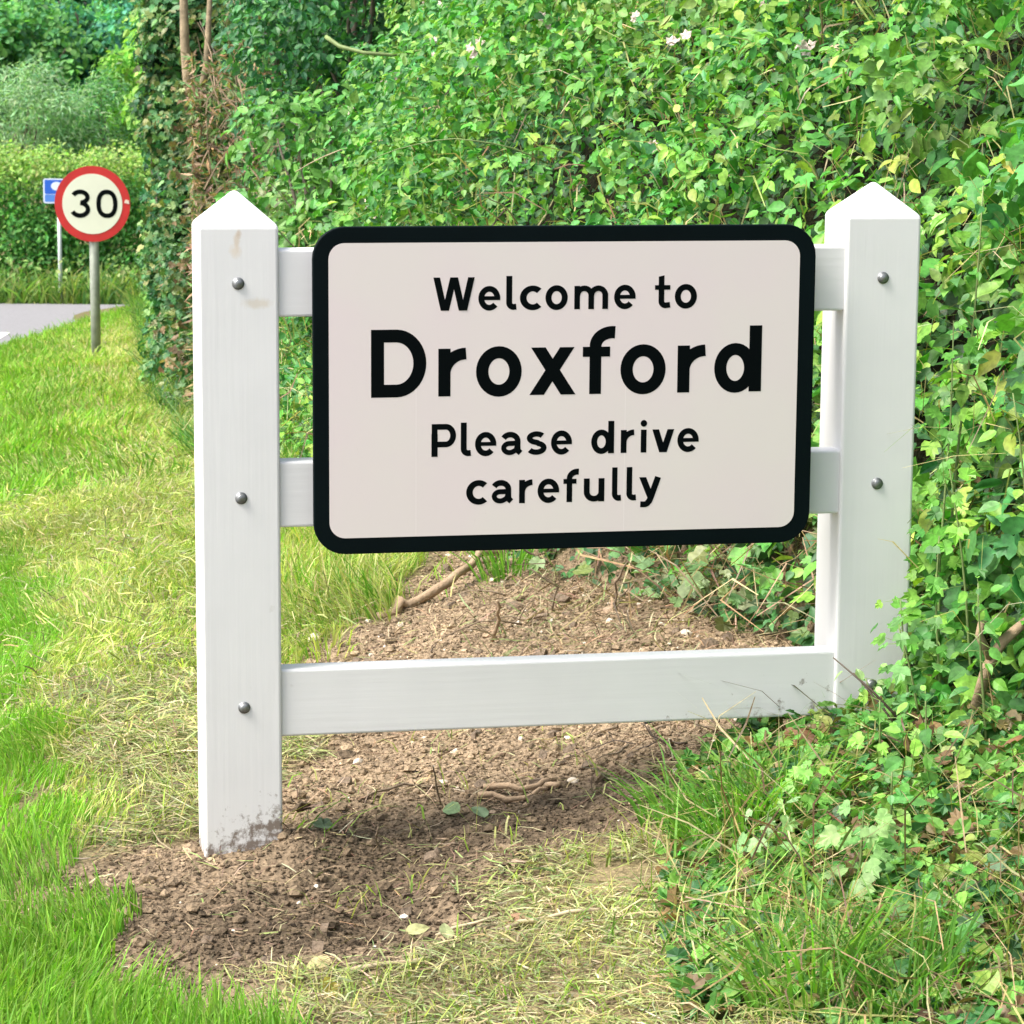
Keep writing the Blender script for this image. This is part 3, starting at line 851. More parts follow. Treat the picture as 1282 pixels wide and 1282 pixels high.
lay(x[k], y[k], .04, .003, STRAW + [(.2, .14, .09)] * 3, .25, .008)
x, y = scatter(-.95, .4, 4.3, 5.3, 5000)
k = in_zone('soil', x, y, .1) & ~in_zone('soil', x * .90 + .03, y + (y - 4.9) * .14, .2)
lay(x[k], y[k], .04, .0026, STRAW, .15, .01)
x, y = scatter(-.8, .85, 4.45, 8.1, 900)
k = in_zone('soil', x, y, .1)
lay(x[k], y[k], .045, .0022, [(.16, .11, .07), (.10, .07, .045), (.3, .21, .13), (.40, .32, .2)], .35, .015)
x, y = scatter(-.1, .85, 6.4, 8.0, 1500)
k = in_zone('soil', x, y, .1)
lay(x[k], y[k], .06, .003, [(.16, .11, .07), (.12, .09, .05), (.3, .21, .13), (.40, .32, .2), (.2, .26, .1)], .45, .03)
tag(straw.build('dry_grass_cuttings', M_STRAW), kind='stuff')

# crumbs of soil
def icos():
    t = (1 + 5 ** .5) / 2
    v = norm(np.array([(-1, t, 0), (1, t, 0), (-1, -t, 0), (1, -t, 0), (0, -1, t), (0, 1, t), (0, -1, -t), (0, 1, -t), (t, 0, -1), (t, 0, 1), (-t, 0, -1), (-t, 0, 1)], float))
    f = np.array([(0, 11, 5), (0, 5, 1), (0, 1, 7), (0, 7, 10), (0, 10, 11), (1, 5, 9), (5, 11, 4), (11, 10, 2), (10, 7, 6), (7, 1, 8), (3, 9, 4), (3, 4, 2), (3, 2, 6), (3, 6, 8), (3, 8, 9), (4, 9, 5), (2, 4, 11), (6, 2, 10), (8, 6, 7), (9, 8, 1)])
    return v, f
IV, IF = icos()
x, y = scatter(-.85, .85, 4.4, 8.2, 15000)
k = in_zone('soil', x, y, .1); x, y = x[k], y[k]
n = len(x); r = .0014 + .0036 * rng.uniform(0, 1, n) ** 2.5
big = rng.uniform(0, 1, n) < .035; r[big] *= rng.uniform(1.5, 3.6, n)[big]
md_ = soft_zone('dark_soil', x, y, .16, .10)
p = np.stack([x, y, G(x, y) + r * .3], -1)
V = p[:, None] + r[:, None, None] * IV[None] * rng.uniform(.6, 1.35, (n, 12, 1)) * np.array([1.2, 1.2, .8])
c = np.array([.31, .23, .15])[None] * (1 - .62 * md_[:, None]) * (1 + rng.normal(0, .28, (n, 1)))
cl = Cloud(); cl.add(V.reshape(-1, 3), [(IF[None] + np.arange(n)[:, None, None] * 12).reshape(-1, 3)], np.repeat(np.clip(c, .02, .8), 12, 0))
tag(cl.build('loose_soil_crumbs', M_EARTH, smooth=False), kind='stuff')

# ------------------------------------------------------------------ the bramble bank
def normal_at(x, y, e=.08):
    dx = (H(x + e, y) - H(x - e, y)) / (2 * e); dy = (H(x, y + e) - H(x, y - e)) / (2 * e)
    return norm(np.stack([-dx, -dy, 1 + 0 * dx], -1))

LEAFCOL = [(.055, .22, .035), (.085, .28, .04), (.045, .18, .05), (.16, .34, .045), (.12, .30, .08), (.055, .22, .035), (.085, .28, .04), (.15, .33, .05), (.20, .37, .06)]
bank_cl = Cloud()
def bank_foliage(x, y, size, tpl, cols, tri=False, hmax=.45, patch=True):
    n = len(x)
    nr = normal_at(x, y)
    s_ = sdist(x, y)
    size = size * (.66 + .40 * sst(7.8, 5.6, y))
    fh = (.11 + hmax * np.clip(.45 + 1.7 * fbm(x * 3.0, y * 2.2, 21, 3), 0, 1.4)) * np.clip(.35 + s_ * .9, .15, 1)
    u = rng.uniform(0, 1, n) ** .62
    z = H(x, y)
    p = np.stack([x, y, z], -1) + nr * (fh * u)[:, None] + rng.normal(0, .012, (n, 3))
    pref = nr * .55 + np.array([-.35, -.30, .75])
    nn = norm(pref + rng.normal(0, .62, (n, 3)))
    ax = rng.normal(0, 1, (n, 3)) + np.array([-.5, -.5, -.75])
    t = tints(n, cols, jit=.2)
    if patch:
        k = np.clip(.5 + 1.2 * vnoise(x * 1.3, y * .9, 23), 0, 1)[:, None]
        t = t * (1 - k) + t * k * np.array([1.5, 1.2, 1.15])
    if not tri:
        bank_cl.leaves(tpl, p, nn, ax, size * rng.uniform(.42, 1.4, n), t)
    else:
        a0 = norm(ax - nn * (ax * nn).sum(-1, keepdims=True)); b0 = np.cross(a0, nn)
        sz_ = size * rng.uniform(.6, 1.25, n)
        for ang, f_ in ((0, 1.0), (75, .85), (-75, .85)):
            ca, sa = math.cos(math.radians(ang)), math.sin(math.radians(ang))
            bank_cl.leaves(tpl, p + a0 * (.10 * sz_)[:, None], norm(nn + rng.normal(0, .22, (n, 3))), a0 * ca + b0 * sa, sz_ * f_, t * (1 + rng.normal(0, .05, (n, 1))))

x, y = scatter(-1.5, 2.9, 3.4, 13.5, 520)
s_ = sdist(x, y)
k = (s_ > .03) & (s_ < 3.2) & frustum(x, y, .45, .215) & ~((x > .45) & (x < .95) & (y < 5.75) & (s_ < .12))
x, y = x[k], y[k]
pick = rng.uniform(0, 1, len(x))
bank_foliage(x[pick < .62], y[pick < .62], .050, T_OVATE, LEAFCOL, True)
bank_foliage(x[pick > .62], y[pick > .62], .058, T_LOBED, LEAFCOL, False)
x, y = scatter(-1.5, 2.9, 3.4, 13.5, 700)
s_ = sdist(x, y)
k = (s_ > .03) & (s_ < 3.2) & frustum(x, y, .45, .215)
bank_foliage(x[k], y[k], .050, T_OVATE, LEAFCOL + [(.2, .34, .07)], False)
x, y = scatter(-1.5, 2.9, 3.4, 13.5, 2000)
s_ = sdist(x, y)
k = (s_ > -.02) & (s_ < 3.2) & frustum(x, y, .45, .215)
bank_foliage(x[k], y[k], .048, T_OVATE, [(.04, .14, .05), (.06, .19, .06), (.05, .12, .05)], False, .10)  # low leaves tinted darker: shade of the gaps put into their colour
x, y = scatter(-6, 5, 13, 34, 700)
s_ = sdist(x, y)
k = (s_ > .0) & (s_ < 3.5) & frustum(x, y, .6, .21)
bank_foliage(x[k], y[k], .085, T_SIMPLE, LEAFCOL, False, .6)
# rounded mounds of bramble with gaps between them
x, y = scatter(-1.4, 2.9, 3.6, 13.5, 40)
s_ = sdist(x, y)
k = (s_ > .10) & (s_ < 3.2) & frustum(x, y, .4, .21) & (vnoise(x * 1.5, y * 1.1, 24) > -.33)
x, y = x[k], y[k]
nr = normal_at(x, y)
MR = rng.uniform(.07, .20, len(x)) * np.clip(.55 + s_[k] * .8, .5, 1.0)
MC = np.stack([x, y, H(x, y)], -1) + nr * (MR * rng.uniform(.4, 1.5, len(x)) + .06 + .30 * np.clip(.4 + 1.2 * fbm(x * 1.6, y * 1.2, 25), 0, 1) * np.clip(s_[k], .1, 1))[:, None]
TONE = np.clip(.5 + 1.3 * vnoise(x * 1.1, y * .8, 26), 0, 1)
near_ = sst(8.0, 5.6, y)
for lo, hi, cols in ((-1, .34, [(.045, .19, .05), (.07, .25, .055), (.10, .28, .07)]), (.34, .66, LEAFCOL), (.66, 2, [(.14, .33, .06), (.19, .37, .07), (.10, .28, .06), (.26, .38, .11)])):
    for nlo, nhi, size, per in ((-.1, .35, .034, 3800), (.35, .75, .042, 2900), (.75, 1.1, .050, 2100)):
        k = (TONE >= lo) & (TONE < hi) & (near_ >= nlo) & (near_ < nhi)
        if not k.any(): continue
        for tpl, fr in ((T_OVATE, .45), (T_LONG, .35), (T_LOBED, .2)):
            clump_leaves(bank_cl, MC[k], MR[k], per * fr, size, tpl, cols, face=(-.3, -.45, .8), spread=.5, droop=.6)
k = (near_ > .3) & (TONE > .55)
clump_leaves(bank_cl, MC[k], MR[k] * 1.1, 220, .066, T_LOBED, [(.17, .38, .05), (.24, .44, .06), (.12, .30, .05)], face=(-.3, -.45, .8))
# grass stems and dead stalks pushing out of the brambles
x, y = scatter(-1.2, 2.6, 3.6, 13, 520)
s_ = sdist(x, y)
k = (s_ > .05) & (s_ < 2.8) & frustum(x, y, .4) & ~((x < 1.05) & (y < 6.0))
x, y = x[k], y[k]; n = len(x)
nr = normal_at(x, y)
p = np.stack([x, y, H(x, y)], -1) + nr * rng.uniform(.05, .38, n)[:, None]
d = nr * .5 + rng.normal(0, .75, (n, 3)) + np.array([-.15, -.2, .25])
bank_cl.strips(p, d, rng.uniform(.05, .2, n), rng.uniform(.002, .0042, n) * (1 + .7 * (y > 7)), tints(n, [(.42, .36, .17), (.30, .32, .12), (.22, .30, .08), (.50, .42, .26), (.2, .13, .08)], jit=.2), .2)
tag(bank_cl.build('bramble_thicket', M_LEAF, smooth=True), kind='stuff')

# mixed weeds on the right
weeds = Cloud()
x, y = scatter(.2, 1.7, 3.4, 6.1, 1800)
k = in_zone('weeds', x, y, .1) & frustum(x, y, .7) & (vnoise(x * 2.6, y * 2.6, 71) > -.22)
put(weeds, x[k], y[k], .06, .19, .0042, [(.14, .30, .05), (.20, .34, .07), (.28, .34, .10), (.40, .36, .16)], .8, .5)
x, y = scatter(.2, 1.7, 3.4, 6.1, 6500)
k = in_zone('weeds', x, y, .1) & frustum(x, y, .7) & (vnoise(x * 3.1, y * 3.1, 72) > -.15)
x, y = x[k], y[k]; n = len(x)
s_ = sdist(x, y)
p = np.stack([x, y, G(x, y) + rng.uniform(.005, .16, n) * np.clip(1 + s_, .25, 1.2)], -1)
half = rng.uniform(0, 1, n) < .5
wc = [(.07, .21, .04), (.11, .28, .05), (.16, .34, .06), (.045, .14, .04), (.20, .28, .06), (.18, .12, .055)]
for sel, tpl, sz in ((half, T_LOBED, .034), (~half, T_OVATE, .027)):
    m_ = int(sel.sum())
    weeds.leaves(tpl, p[sel], np.array([-.2, -.3, 1.0]) + rng.normal(0, .55, (m_, 3)), rng.normal(0, 1, (m_, 3)), sz * rng.uniform(.5, 1.4, m_), tints(m_, wc, jit=.2))
x, y = scatter(.2, 1.7, 3.4, 6.1, 850)
k = in_zone('weeds', x, y, .1) & frustum(x, y, .7); x, y = x[k], y[k]; n = len(x)
weeds.strips(np.stack([x, y, G(x, y) + rng.uniform(0, .12, n)], -1), np.stack([rng.normal(0, 1, n), rng.normal(0, 1, n), rng.normal(.15, .45, n)], -1), rng.uniform(.05, .22, n), rng.uniform(.002, .0045, n), tints(n, [(.34, .27, .13), (.18, .11, .06), (.26, .25, .09), (.40, .33, .19), (.13, .09, .05)], jit=.2), .10)
# twiggy litter at the foot of the bank behind the right hand end of the gate
n = 420
x = rng.normal(.55, .16, n); y = 7.05 - (x - .4) * 1.6 + rng.normal(0, .25, n)
weeds.strips(np.stack([x, y, G(x, y) + rng.uniform(0, .16, n)], -1), np.stack([rng.normal(0, 1, n), rng.normal(0, 1, n), rng.normal(.1, .5, n)], -1), rng.uniform(.08, .3, n), rng.uniform(.003, .006, n), tints(n, [(.30, .2, .12), (.22, .14, .08), (.40, .32, .2), (.14, .09, .06)], jit=.2), .25)
n = 260
x = rng.normal(.55, .18, n); y = 7.1 - (x - .4) * 1.6 + rng.normal(0, .22, n)
weeds.leaves(T_LOBED, np.stack([x, y, G(x, y) + rng.uniform(.01, .18, n)], -1), np.array([-.2, -.5, .9]) + rng.normal(0, .5, (n, 3)), rng.normal(0, 1, (n, 3)), .055 * rng.uniform(.5, 1.3, n), tints(n, [(.12, .26, .09), (.2, .32, .14), (.16, .2, .08), (.3, .36, .2)], jit=.2))
tag(weeds.build('low_mixed_weeds', M_LEAF), kind='stuff')

# ------------------------------------------------------------------ single plants
def wobble(p0, d, L, n, amp, droop=0.0):
    d = np.array(d, float); d /= np.linalg.norm(d)
    pts = [np.array(p0, float)]; cur = d.copy()
    for i in range(n):
        cur = cur + np.random.default_rng(rng.integers(1 << 30)).normal(0, amp, 3) + np.array([0, 0, -droop])
        cur /= np.linalg.norm(cur)
        pts.append(pts[-1] + cur * L / n)
    return pts

def tall_weed(x, y, h, lean, label, tpl=T_LOBED, size=.06, cols=None, step=.038, name='leafy_weed', cat='weed', group=None):
    z = float(G(x, y))
    root = empty(name, (x, y, z - .02)); tag(root, label, cat, group)
    pts = wobble((0, 0, 0), (lean[0], lean[1], 1), h, 9, .028, -.02)
    b = MB(); b.tube(pts, [.0042 - .0028 * i / 9 for i in range(10)], 6)
    b.build('stem', M_GREENSTEM, root, smooth=True)
    P = np.array(pts); n = int(h / step)
    ts = np.linspace(.12, 1, n) * 9
    cl = Cloud(); pos, ax = [], []
    for j, t in enumerate(ts):
        i = min(int(t), 8); c = P[i] + (P[i + 1] - P[i]) * (t - i)
        a = j * 1.57 + rng.uniform(-.5, .5)
        for k in range(2):
            dirv = np.array([math.cos(a + k * math.pi), math.sin(a + k * math.pi), rng.uniform(-.3, .35)])
            L = rng.uniform(.015, .05)
            pos.append(c + dirv * L); ax.append(dirv + np.array([0, 0, -.35]))
            cl.strips(np.array([c]), np.array([dirv]), np.array([L]), np.array([.0025]), np.array([[.16, .24, .07]]), .05)
    pos, ax = np.array(pos), np.array(ax); n = len(pos)
    sz = size * rng.uniform(.6, 1.25, n) * np.linspace(1.1, .6, n)
    cl.leaves(tpl, pos, np.array([-.25, -.45, .8]) + ax * .2 + rng.normal(0, .35, (n, 3)), ax, sz, tints(n, cols or LEAFCOL + [(.2, .36, .06)], jit=.14))
    cl.build('foliage', M_LEAF, root)
    return root
BRIGHT = [(.11, .31, .05), (.16, .38, .06), (.22, .44, .07), (.07, .21, .05)]
tall_weed(.838, 5.37, .86, (.035, .0), 'tall leafy climber hugging the right edge of the right hand white post', T_LOBED, .052, BRIGHT)
tall_weed(.90, 5.20, .62, (-.10, .05), 'bright lobed weed leaning over the lower right edge of the right hand white post', T_LOBED, .056, BRIGHT)
tall_weed(.89, 5.48, 1.12, (-.01, 0), 'tallest climber, its tip beside the pointed cap of the right hand white post', T_OVATE, .05, LEAFCOL)
tall_weed(1.00, 5.15, .75, (-.05, 0), 'dense dark green weed standing just right of the lobed weed at the right hand post', T_OVATE, .05, LEAFCOL)
tall_weed(.80, 5.18, .30, (-.15, .0), 'short ivy like weed before the foot of the right hand white post', T_LOBED, .055, [(.09, .24, .06), (.14, .30, .09)], .03)
tall_weed(.74, 5.22, .20, (-.2, .05), 'small pale weed where the low white rail meets the right hand post', T_OVATE, .038, [(.2, .36, .12), (.26, .40, .16)], .022)
tall_weed(1.06, 5.3, .95, (.03, -.1), 'loose climber with yellowish leaves at the right border beside the white post', T_LOBED, .052, [(.22, .38, .06), (.3, .40, .08), (.14, .3, .05)])
tall_weed(.62, 5.42, .11, (-.3, -.1), 'round leaved seedling on dug earth under the right end of the low rail', T_LOBED, .06, [(.12, .3, .08), (.18, .36, .12)], .018)
tall_weed(.45, 4.72, .15, (-.1, -.1), 'pale jagged leaved weed in the middle of the weedy right corner', T_LOBED, .05, [(.24, .42, .16), (.3, .46, .2)], .016)
tall_weed(.58, 4.50, .20, (.05, -.1), 'bushy jagged weed lower in the weedy right corner', T_LOBED, .046, [(.2, .40, .12), (.26, .42, .14)], .018)
tall_weed(.75, 4.85, .26, (0, -.05), 'upright small leaved weed at the right border above the dead stems', T_OVATE, .045, BRIGHT, .025)
tall_weed(.72, 4.25, .12, (0, -.1), 'low round leaved weed in the bottom right corner', T_OVATE, .05, BRIGHT, .015)

tall_weed(.79, 5.24, .34, (-.12, .0), 'leafy weed beside the lowest bolt of the right hand white post', T_LOBED, .046, BRIGHT, .022)
tall_weed(.85, 5.22, .46, (-.12, .02), 'bushy lobed weed hiding the lower right corner of the right hand white post', T_LOBED, .05, LEAFCOL[:5], .024)
tall_weed(.71, 5.26, .17, (-.1, .0), 'small ivy like weed before the joint of low rail and right hand post', T_LOBED, .042, [(.09, .26, .05), (.16, .34, .08)], .016)
tall_weed(.66, 5.18, .14, (.1, -.1), 'squat dark weed just below the right end of the low rail', T_OVATE, .038, LEAFCOL[:5], .014)
tall_weed(.90, 5.05, .40, (-.1, -.05), 'tangled weed between the broken branch and the right hand post', T_OVATE, .042, BRIGHT, .02)
tall_weed(.70, 5.00, .22, (-.1, -.05), 'bushy weed in the middle of the right border, below the bare twigs', T_LOBED, .042, BRIGHT, .016)
tall_weed(.55, 4.86, .17, (-.1, -.1), 'jagged weed right beside the lush tuft of long grass', T_LOBED, .044, [(.17, .40, .07), (.24, .45, .1)], .014)
tall_weed(.66, 4.66, .20, (.0, -.1), 'spreading weed with mixed green leaves above the bottom right corner', T_OVATE, .042, LEAFCOL[:8], .015)

def grass_tuft(x, y, n, h, r, label, cols, name='grass_tuft'):
    z = float(G(x, y))
    cl = Cloud()
    a = rng.uniform(0, 2 * np.pi, n); rr = r * np.sqrt(rng.uniform(0, 1, n))
    px_, py_ = x + rr * np.cos(a), y + rr * np.sin(a)
    p = np.stack([px_, py_, G(px_, py_) - .005], -1)
    ln = np.stack([np.cos(a), np.sin(a)], -1) * rng.uniform(.15, .9, n)[:, None] + np.array([-.12, -.1])
    cl.blades(p, h * rng.uniform(.45, 1.15, n), .0058 * rng.uniform(.6, 1.3, n), ln, rng.uniform(.1, .6, n), tints(n, cols))
    o = cl.build(name, M_GRASS, loc=(x, y, z)); o.location = (x, y, z)
    tag(o, label, 'grass tuft')
TG = [(.15, .34, .05), (.20, .40, .06), (.26, .42, .09), (.12, .28, .05)]
grass_tuft(.42, 4.95, 280, .19, .11, 'big bright green tuft of long grass right of the dug earth, before the low rail', TG)
grass_tuft(.50, 4.98, 240, .19, .10, 'lush tuft of long grass nearest the right hand post in the weedy corner', TG)
grass_tuft(.31, 5.12, 60, .15, .06, 'thin grass tuft standing alone on the right edge of the dug earth', TG)
grass_tuft(.47, 4.16, 170, .24, .09, 'tall grass tuft at the bottom border below the weedy corner', TG)
grass_tuft(.60, 4.05, 120, .24, .08, 'darker tall grass tuft near the bottom right corner', [(.09, .24, .04), (.14, .3, .05)])
grass_tuft(-.02, 7.55, 70, .20, .07, 'green grass tuft on the earth just under the middle of the sign board', TG)
grass_tuft(.14, 7.75, 60, .20, .07, 'green grass tuft under the sign board, right of the first tuft and touching the brambles', TG)
grass_tuft(-.48, 6.98, 50, .11, .07, 'small grass tuft on the left edge of the earth behind the low rail', YEL)

# ------------------------------------------------------------------ shrubs, hedge and trees
def bush(name, label, cat, loc, ell, nclump, rc, per, size, tpl, cols, mat=None, group=None, trunk_r=.03, zmid=None, trunk=True, stem_name='stem', fol_name='foliage', **kw):
    x, y = loc; z = float(H(x, y))
    root = empty(name, (x, y, z)); tag(root, label, cat, group)
    ex, ey, ez = ell; zm = zmid if zmid is not None else ez
    d = norm(rng.normal(0, 1, (nclump, 3))) * (rng.uniform(.15, 1, nclump) ** .4)[:, None]
    C = d * np.array([ex, ey, ez]) + np.array([0, 0, zm])
    C[:, 2] = np.maximum(C[:, 2], .05)
    R = rc * rng.uniform(.55, 1.35, nclump)
    cl = Cloud(); clump_leaves(cl, C, R, per, size, tpl, cols, org=(x, y, z), **kw)
    o = cl.build(fol_name, mat or M_LEAF, root)
    if trunk:
        b = MB()
        b.tube([(0, 0, -.3), (0, 0, zm * .5), (0, 0, zm)], [trunk_r, trunk_r * .8, trunk_r * .5], 8)
        for i in range(min(12, nclump)):
            e = C[rng.integers(nclump)]
            s0 = np.array([0, 0, zm * rng.uniform(.1, .8)])
            mid = (s0 + e) / 2 + rng.normal(0, .06, 3) * max(ell)
            b.tube([s0, mid, e], [trunk_r * .5, trunk_r * .35, trunk_r * .12], 5)
        b.build(stem_name, M_BARK, root, smooth=True)
    return root

EM = [(.035, .14, .05), (.05, .18, .055), (.025, .11, .045), (.085, .25, .06)]  # emerald leaves, darkened further: deep shade of the bushes put into the colour
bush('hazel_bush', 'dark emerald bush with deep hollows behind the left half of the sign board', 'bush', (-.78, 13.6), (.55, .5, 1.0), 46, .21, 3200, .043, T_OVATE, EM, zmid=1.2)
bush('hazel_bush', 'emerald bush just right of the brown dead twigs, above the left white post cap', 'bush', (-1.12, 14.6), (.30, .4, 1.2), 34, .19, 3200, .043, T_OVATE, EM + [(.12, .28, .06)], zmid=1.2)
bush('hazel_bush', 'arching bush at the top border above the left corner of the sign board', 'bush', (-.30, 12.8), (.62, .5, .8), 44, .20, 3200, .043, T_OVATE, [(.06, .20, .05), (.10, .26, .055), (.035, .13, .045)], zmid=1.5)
bush('low_bush', 'low rounded bush peeping over the top left corner of the sign board', 'bush', (-.68, 11.0), (.42, .35, .42), 32, .16, 3000, .045, T_OVATE, [(.08, .25, .05), (.12, .30, .06), (.15, .33, .07)], zmid=.65)
bush('low_bush', 'low leafy bush filling the gap between the left post and the sign board', 'bush', (-1.04, 12.8), (.30, .3, .42), 24, .15, 2600, .046, T_OVATE, [(.12, .28, .07), (.18, .32, .09), (.16, .2, .09)], zmid=.5)
bush('hawthorn_bush', 'taller bush on top of the bank at the top border, left of the middle', 'bush', (.2, 14.8), (.8, .6, .8), 46, .24, 2200, .054, T_OVATE, [(.08, .24, .05), (.12, .28, .06)], zmid=.9)

# ivy covered trunk
def ivy_tree():
    x, y = -2.03, 17.0; z = float(H(x, y))
    root = empty('ivy_clad_tree', (x, y, z))
    tag(root, 'dark ivy clad tree trunk standing between the round speed sign and the left white post', 'tree')
    b = MB()
    pts = [(0, 0, -.3), (.03, 0, 1), (-.02, 0, 2), (-.10, .05, 3.2), (-.12, .1, 5.2)]
    b.tube(pts, [.12, .09, .08, .07, .05], 10)
    b.tube([(-.05, 0, 2.6), (.35, .1, 3.4), (.8, .1, 4.6)], [.06, .05, .03], 7)
    b.build('trunk', M_BARK, root, smooth=True)
    cl = Cloud()
    nC = 420
    zz = np.concatenate([rng.uniform(0, 2.7, 340), rng.uniform(2.7, 4.6, 80)]); ph = rng.uniform(0, 2 * np.pi, nC)
    w = np.interp(zz, [0, .5, 1.2, 2.2, 3, 4.6], [.17, .16, .15, .14, .15, .30])
    C = np.stack([np.cos(ph) * w + np.interp(zz, [0, 1.5, 2.6, 3.2], [.03, .02, -.04, -.1]), np.sin(ph) * w * .8, zz], -1)
    clump_leaves(cl, C, rng.uniform(.07, .15, nC), 3600, .048, T_LOBED, [(.04, .14, .055), (.06, .19, .065), (.09, .24, .075), (.17, .30, .10), (.24, .27, .10)], tvar=.3)
    cl.build('ivy', M_LEAF, root)
    cl = Cloud()
    nC = 60
    C = rng.normal(0, 1, (nC, 3)) * np.array([1.2, 1.0, .8]) + np.array([.1, .3, 6.0])
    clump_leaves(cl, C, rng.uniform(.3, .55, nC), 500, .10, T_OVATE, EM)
    cl.build('crown', M_LEAF, root)
ivy_tree()
bush('spindly_hedge_bush', 'bright yellow green sapling left of the ivy clad trunk, higher than the round speed sign', 'bush', (-3.42, 27.0), (.36, .3, .75), 18, .20, 1000, .08, T_OVATE, [(.2, .40, .07), (.26, .42, .08), (.14, .32, .06)], zmid=2.35)
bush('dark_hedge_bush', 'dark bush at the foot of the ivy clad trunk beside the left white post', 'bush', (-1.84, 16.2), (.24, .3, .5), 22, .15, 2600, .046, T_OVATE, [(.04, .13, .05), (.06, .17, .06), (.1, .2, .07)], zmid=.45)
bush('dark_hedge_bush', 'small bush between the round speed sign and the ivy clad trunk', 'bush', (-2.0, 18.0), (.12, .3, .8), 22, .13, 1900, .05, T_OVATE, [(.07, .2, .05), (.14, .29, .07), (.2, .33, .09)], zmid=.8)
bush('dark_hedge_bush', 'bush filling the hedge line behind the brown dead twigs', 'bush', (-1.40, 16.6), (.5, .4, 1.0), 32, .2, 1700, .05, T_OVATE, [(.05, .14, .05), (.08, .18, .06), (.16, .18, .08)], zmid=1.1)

# dead trunk with a tangle of brown twigs
x0, y0 = -1.78, 15.3; z0 = float(H(x0, y0))
root = empty('dead_tree', (x0, y0, z0)); tag(root, 'pale dead forked trunk rising through brown twigs behind the left white post', 'tree')
b = MB()
b.tube([(.1, 0, -.3), (.05, 0, .8), (.02, 0, 1.5), (-.02, .02, 2.0), (-.03, 0, 2.9)], [.04, .034, .032, .026, .012], 8)
b.tube([(.02, 0, 1.5), (.10, .0, 1.9), (.13, .05, 2.5)], [.026, .02, .01], 7)
b.build('trunk', plain('bleached dead bark', (.27, .21, .13), .9, noise=.4, nscale=15, bump=.5, bscale=40), root, smooth=True)
cl = Cloud()
nC = 90
zz = rng.uniform(0, 1.75, nC)
clump_leaves(cl, np.stack([rng.normal(.1, .13, nC), rng.normal(-.05, .08, nC), zz], -1), rng.uniform(.06, .13, nC), 2600, .045, T_LOBED, [(.06, .15, .055), (.10, .2, .07), (.2, .24, .1), (.25, .18, .1)], tvar=.25)
cl.build('ivy', M_LEAF, root)
tw = MB()
for i in range(420):
    u = rng.uniform(0, 1)
    sx = max(-1.68, rng.normal(-1.48 + .25 * (u < .4), .15)); sy = rng.uniform(14.2, 15.4)
    if rng.uniform() < .3: sx = rng.normal(-1.22, .14); sy = rng.uniform(13.6, 14.4)
    sz_ = float(H(sx, sy)) + rng.uniform(0, 1.8) ** 1.0 * (1 if sx < -1.35 else .55)
    pts = wobble((sx, sy, sz_), (rng.normal(0, .6), rng.normal(-.3, .4), rng.normal(.1, .8)), rng.uniform(.15, .5), 6, .15, .02)
    if any(q[0] < -.117 * q[1] for q in pts): continue
    r = rng.uniform(.0025, .007)
    tw.tube(pts, [r * (1 - .7 * k / 6) for k in range(7)], 4, False)
tag(tw.build('dead_twig_tangle', plain('brown dead twigs', (.26, .19, .125), .9, noise=.4, nscale=8)), kind='stuff')
dl = Cloud()
n = 3000
p = np.stack([rng.normal(-1.5, .22, n), rng.uniform(14.0, 15.3, n), rng.uniform(0, 2.1, n)], -1)
p[:, 2] = H(p[:, 0], p[:, 1]) + rng.uniform(0, 1.9, n)
p[:, 0] = np.maximum(p[:, 0], -.115 * p[:, 1])
dl.leaves(T_NARROW, p, rng.normal(0, 1, (n, 3)), rng.normal(0, 1, (n, 3)) + np.array([0, 0, -.6]), .06 * rng.uniform(.5, 1.4, n), tints(n, [(.32, .20, .11), (.4, .28, .16), (.24, .16, .1), (.14, .22, .07), (.1, .2, .06)], jit=.22))
tag(dl.build('withered_leaves', M_LEAF), kind='stuff')

# far hedge beyond the road
def far_hedge():
    root = empty('clipped_hedge', (-6, 37, float(H(-6, 37)))); tag(root, 'long clipped hedge with a top coloured as sunlit on the far side of the road', 'hedge')
    z0 = float(H(-6, 37))
    cl = Cloud()
    n = 800
    C = np.stack([rng.uniform(-8.5, 4, n), rng.uniform(-.5, .8, n), rng.uniform(.05, 1.5, n)], -1)
    clump_leaves(cl, C, rng.uniform(.2, .40, n), 1100, .075, T_SIMPLE, [(.08, .25, .06), (.11, .30, .07), (.06, .20, .055), (.18, .34, .09)])
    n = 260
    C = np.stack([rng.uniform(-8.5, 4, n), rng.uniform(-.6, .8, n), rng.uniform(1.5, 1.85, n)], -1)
    clump_leaves(cl, C, rng.uniform(.15, .3, n), 1500, .065, T_SIMPLE, [(.30, .42, .12), (.26, .40, .11), (.20, .36, .09), (.36, .44, .16)])  # paler top leaves: sunlight on the hedge top put into their colour
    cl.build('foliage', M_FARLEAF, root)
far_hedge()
hw = Cloud()
x, y = scatter(-14, -2.5, 35.2, 36.8, 420)
p = np.stack([x, y, H(x, y)], -1); n = len(x)
hw.blades(p, rng.uniform(.15, .6, n), rng.uniform(.02, .04, n), rng.normal(0, .5, (n, 2)), rng.uniform(0, .5, n), tints(n, [(.15, .28, .06), (.22, .32, .08), (.09, .2, .05), (.3, .34, .12)]))
n = 2600
p = np.stack([rng.uniform(-14, -2.5, n), rng.uniform(35.3, 36.7, n), np.zeros(n)], -1); p[:, 2] = H(p[:, 0], p[:, 1]) + rng.uniform(.03, .6, n)
hw.leaves(T_SIMPLE, p, np.array([0, -.5, 1]) + rng.normal(0, .5, (n, 3)), rng.normal(0, 1, (n, 3)), .09 * rng.uniform(.6, 1.4, n), tints(n, [(.10, .24, .06), (.2, .34, .09), (.07, .18, .05), (.32, .36, .16)]))
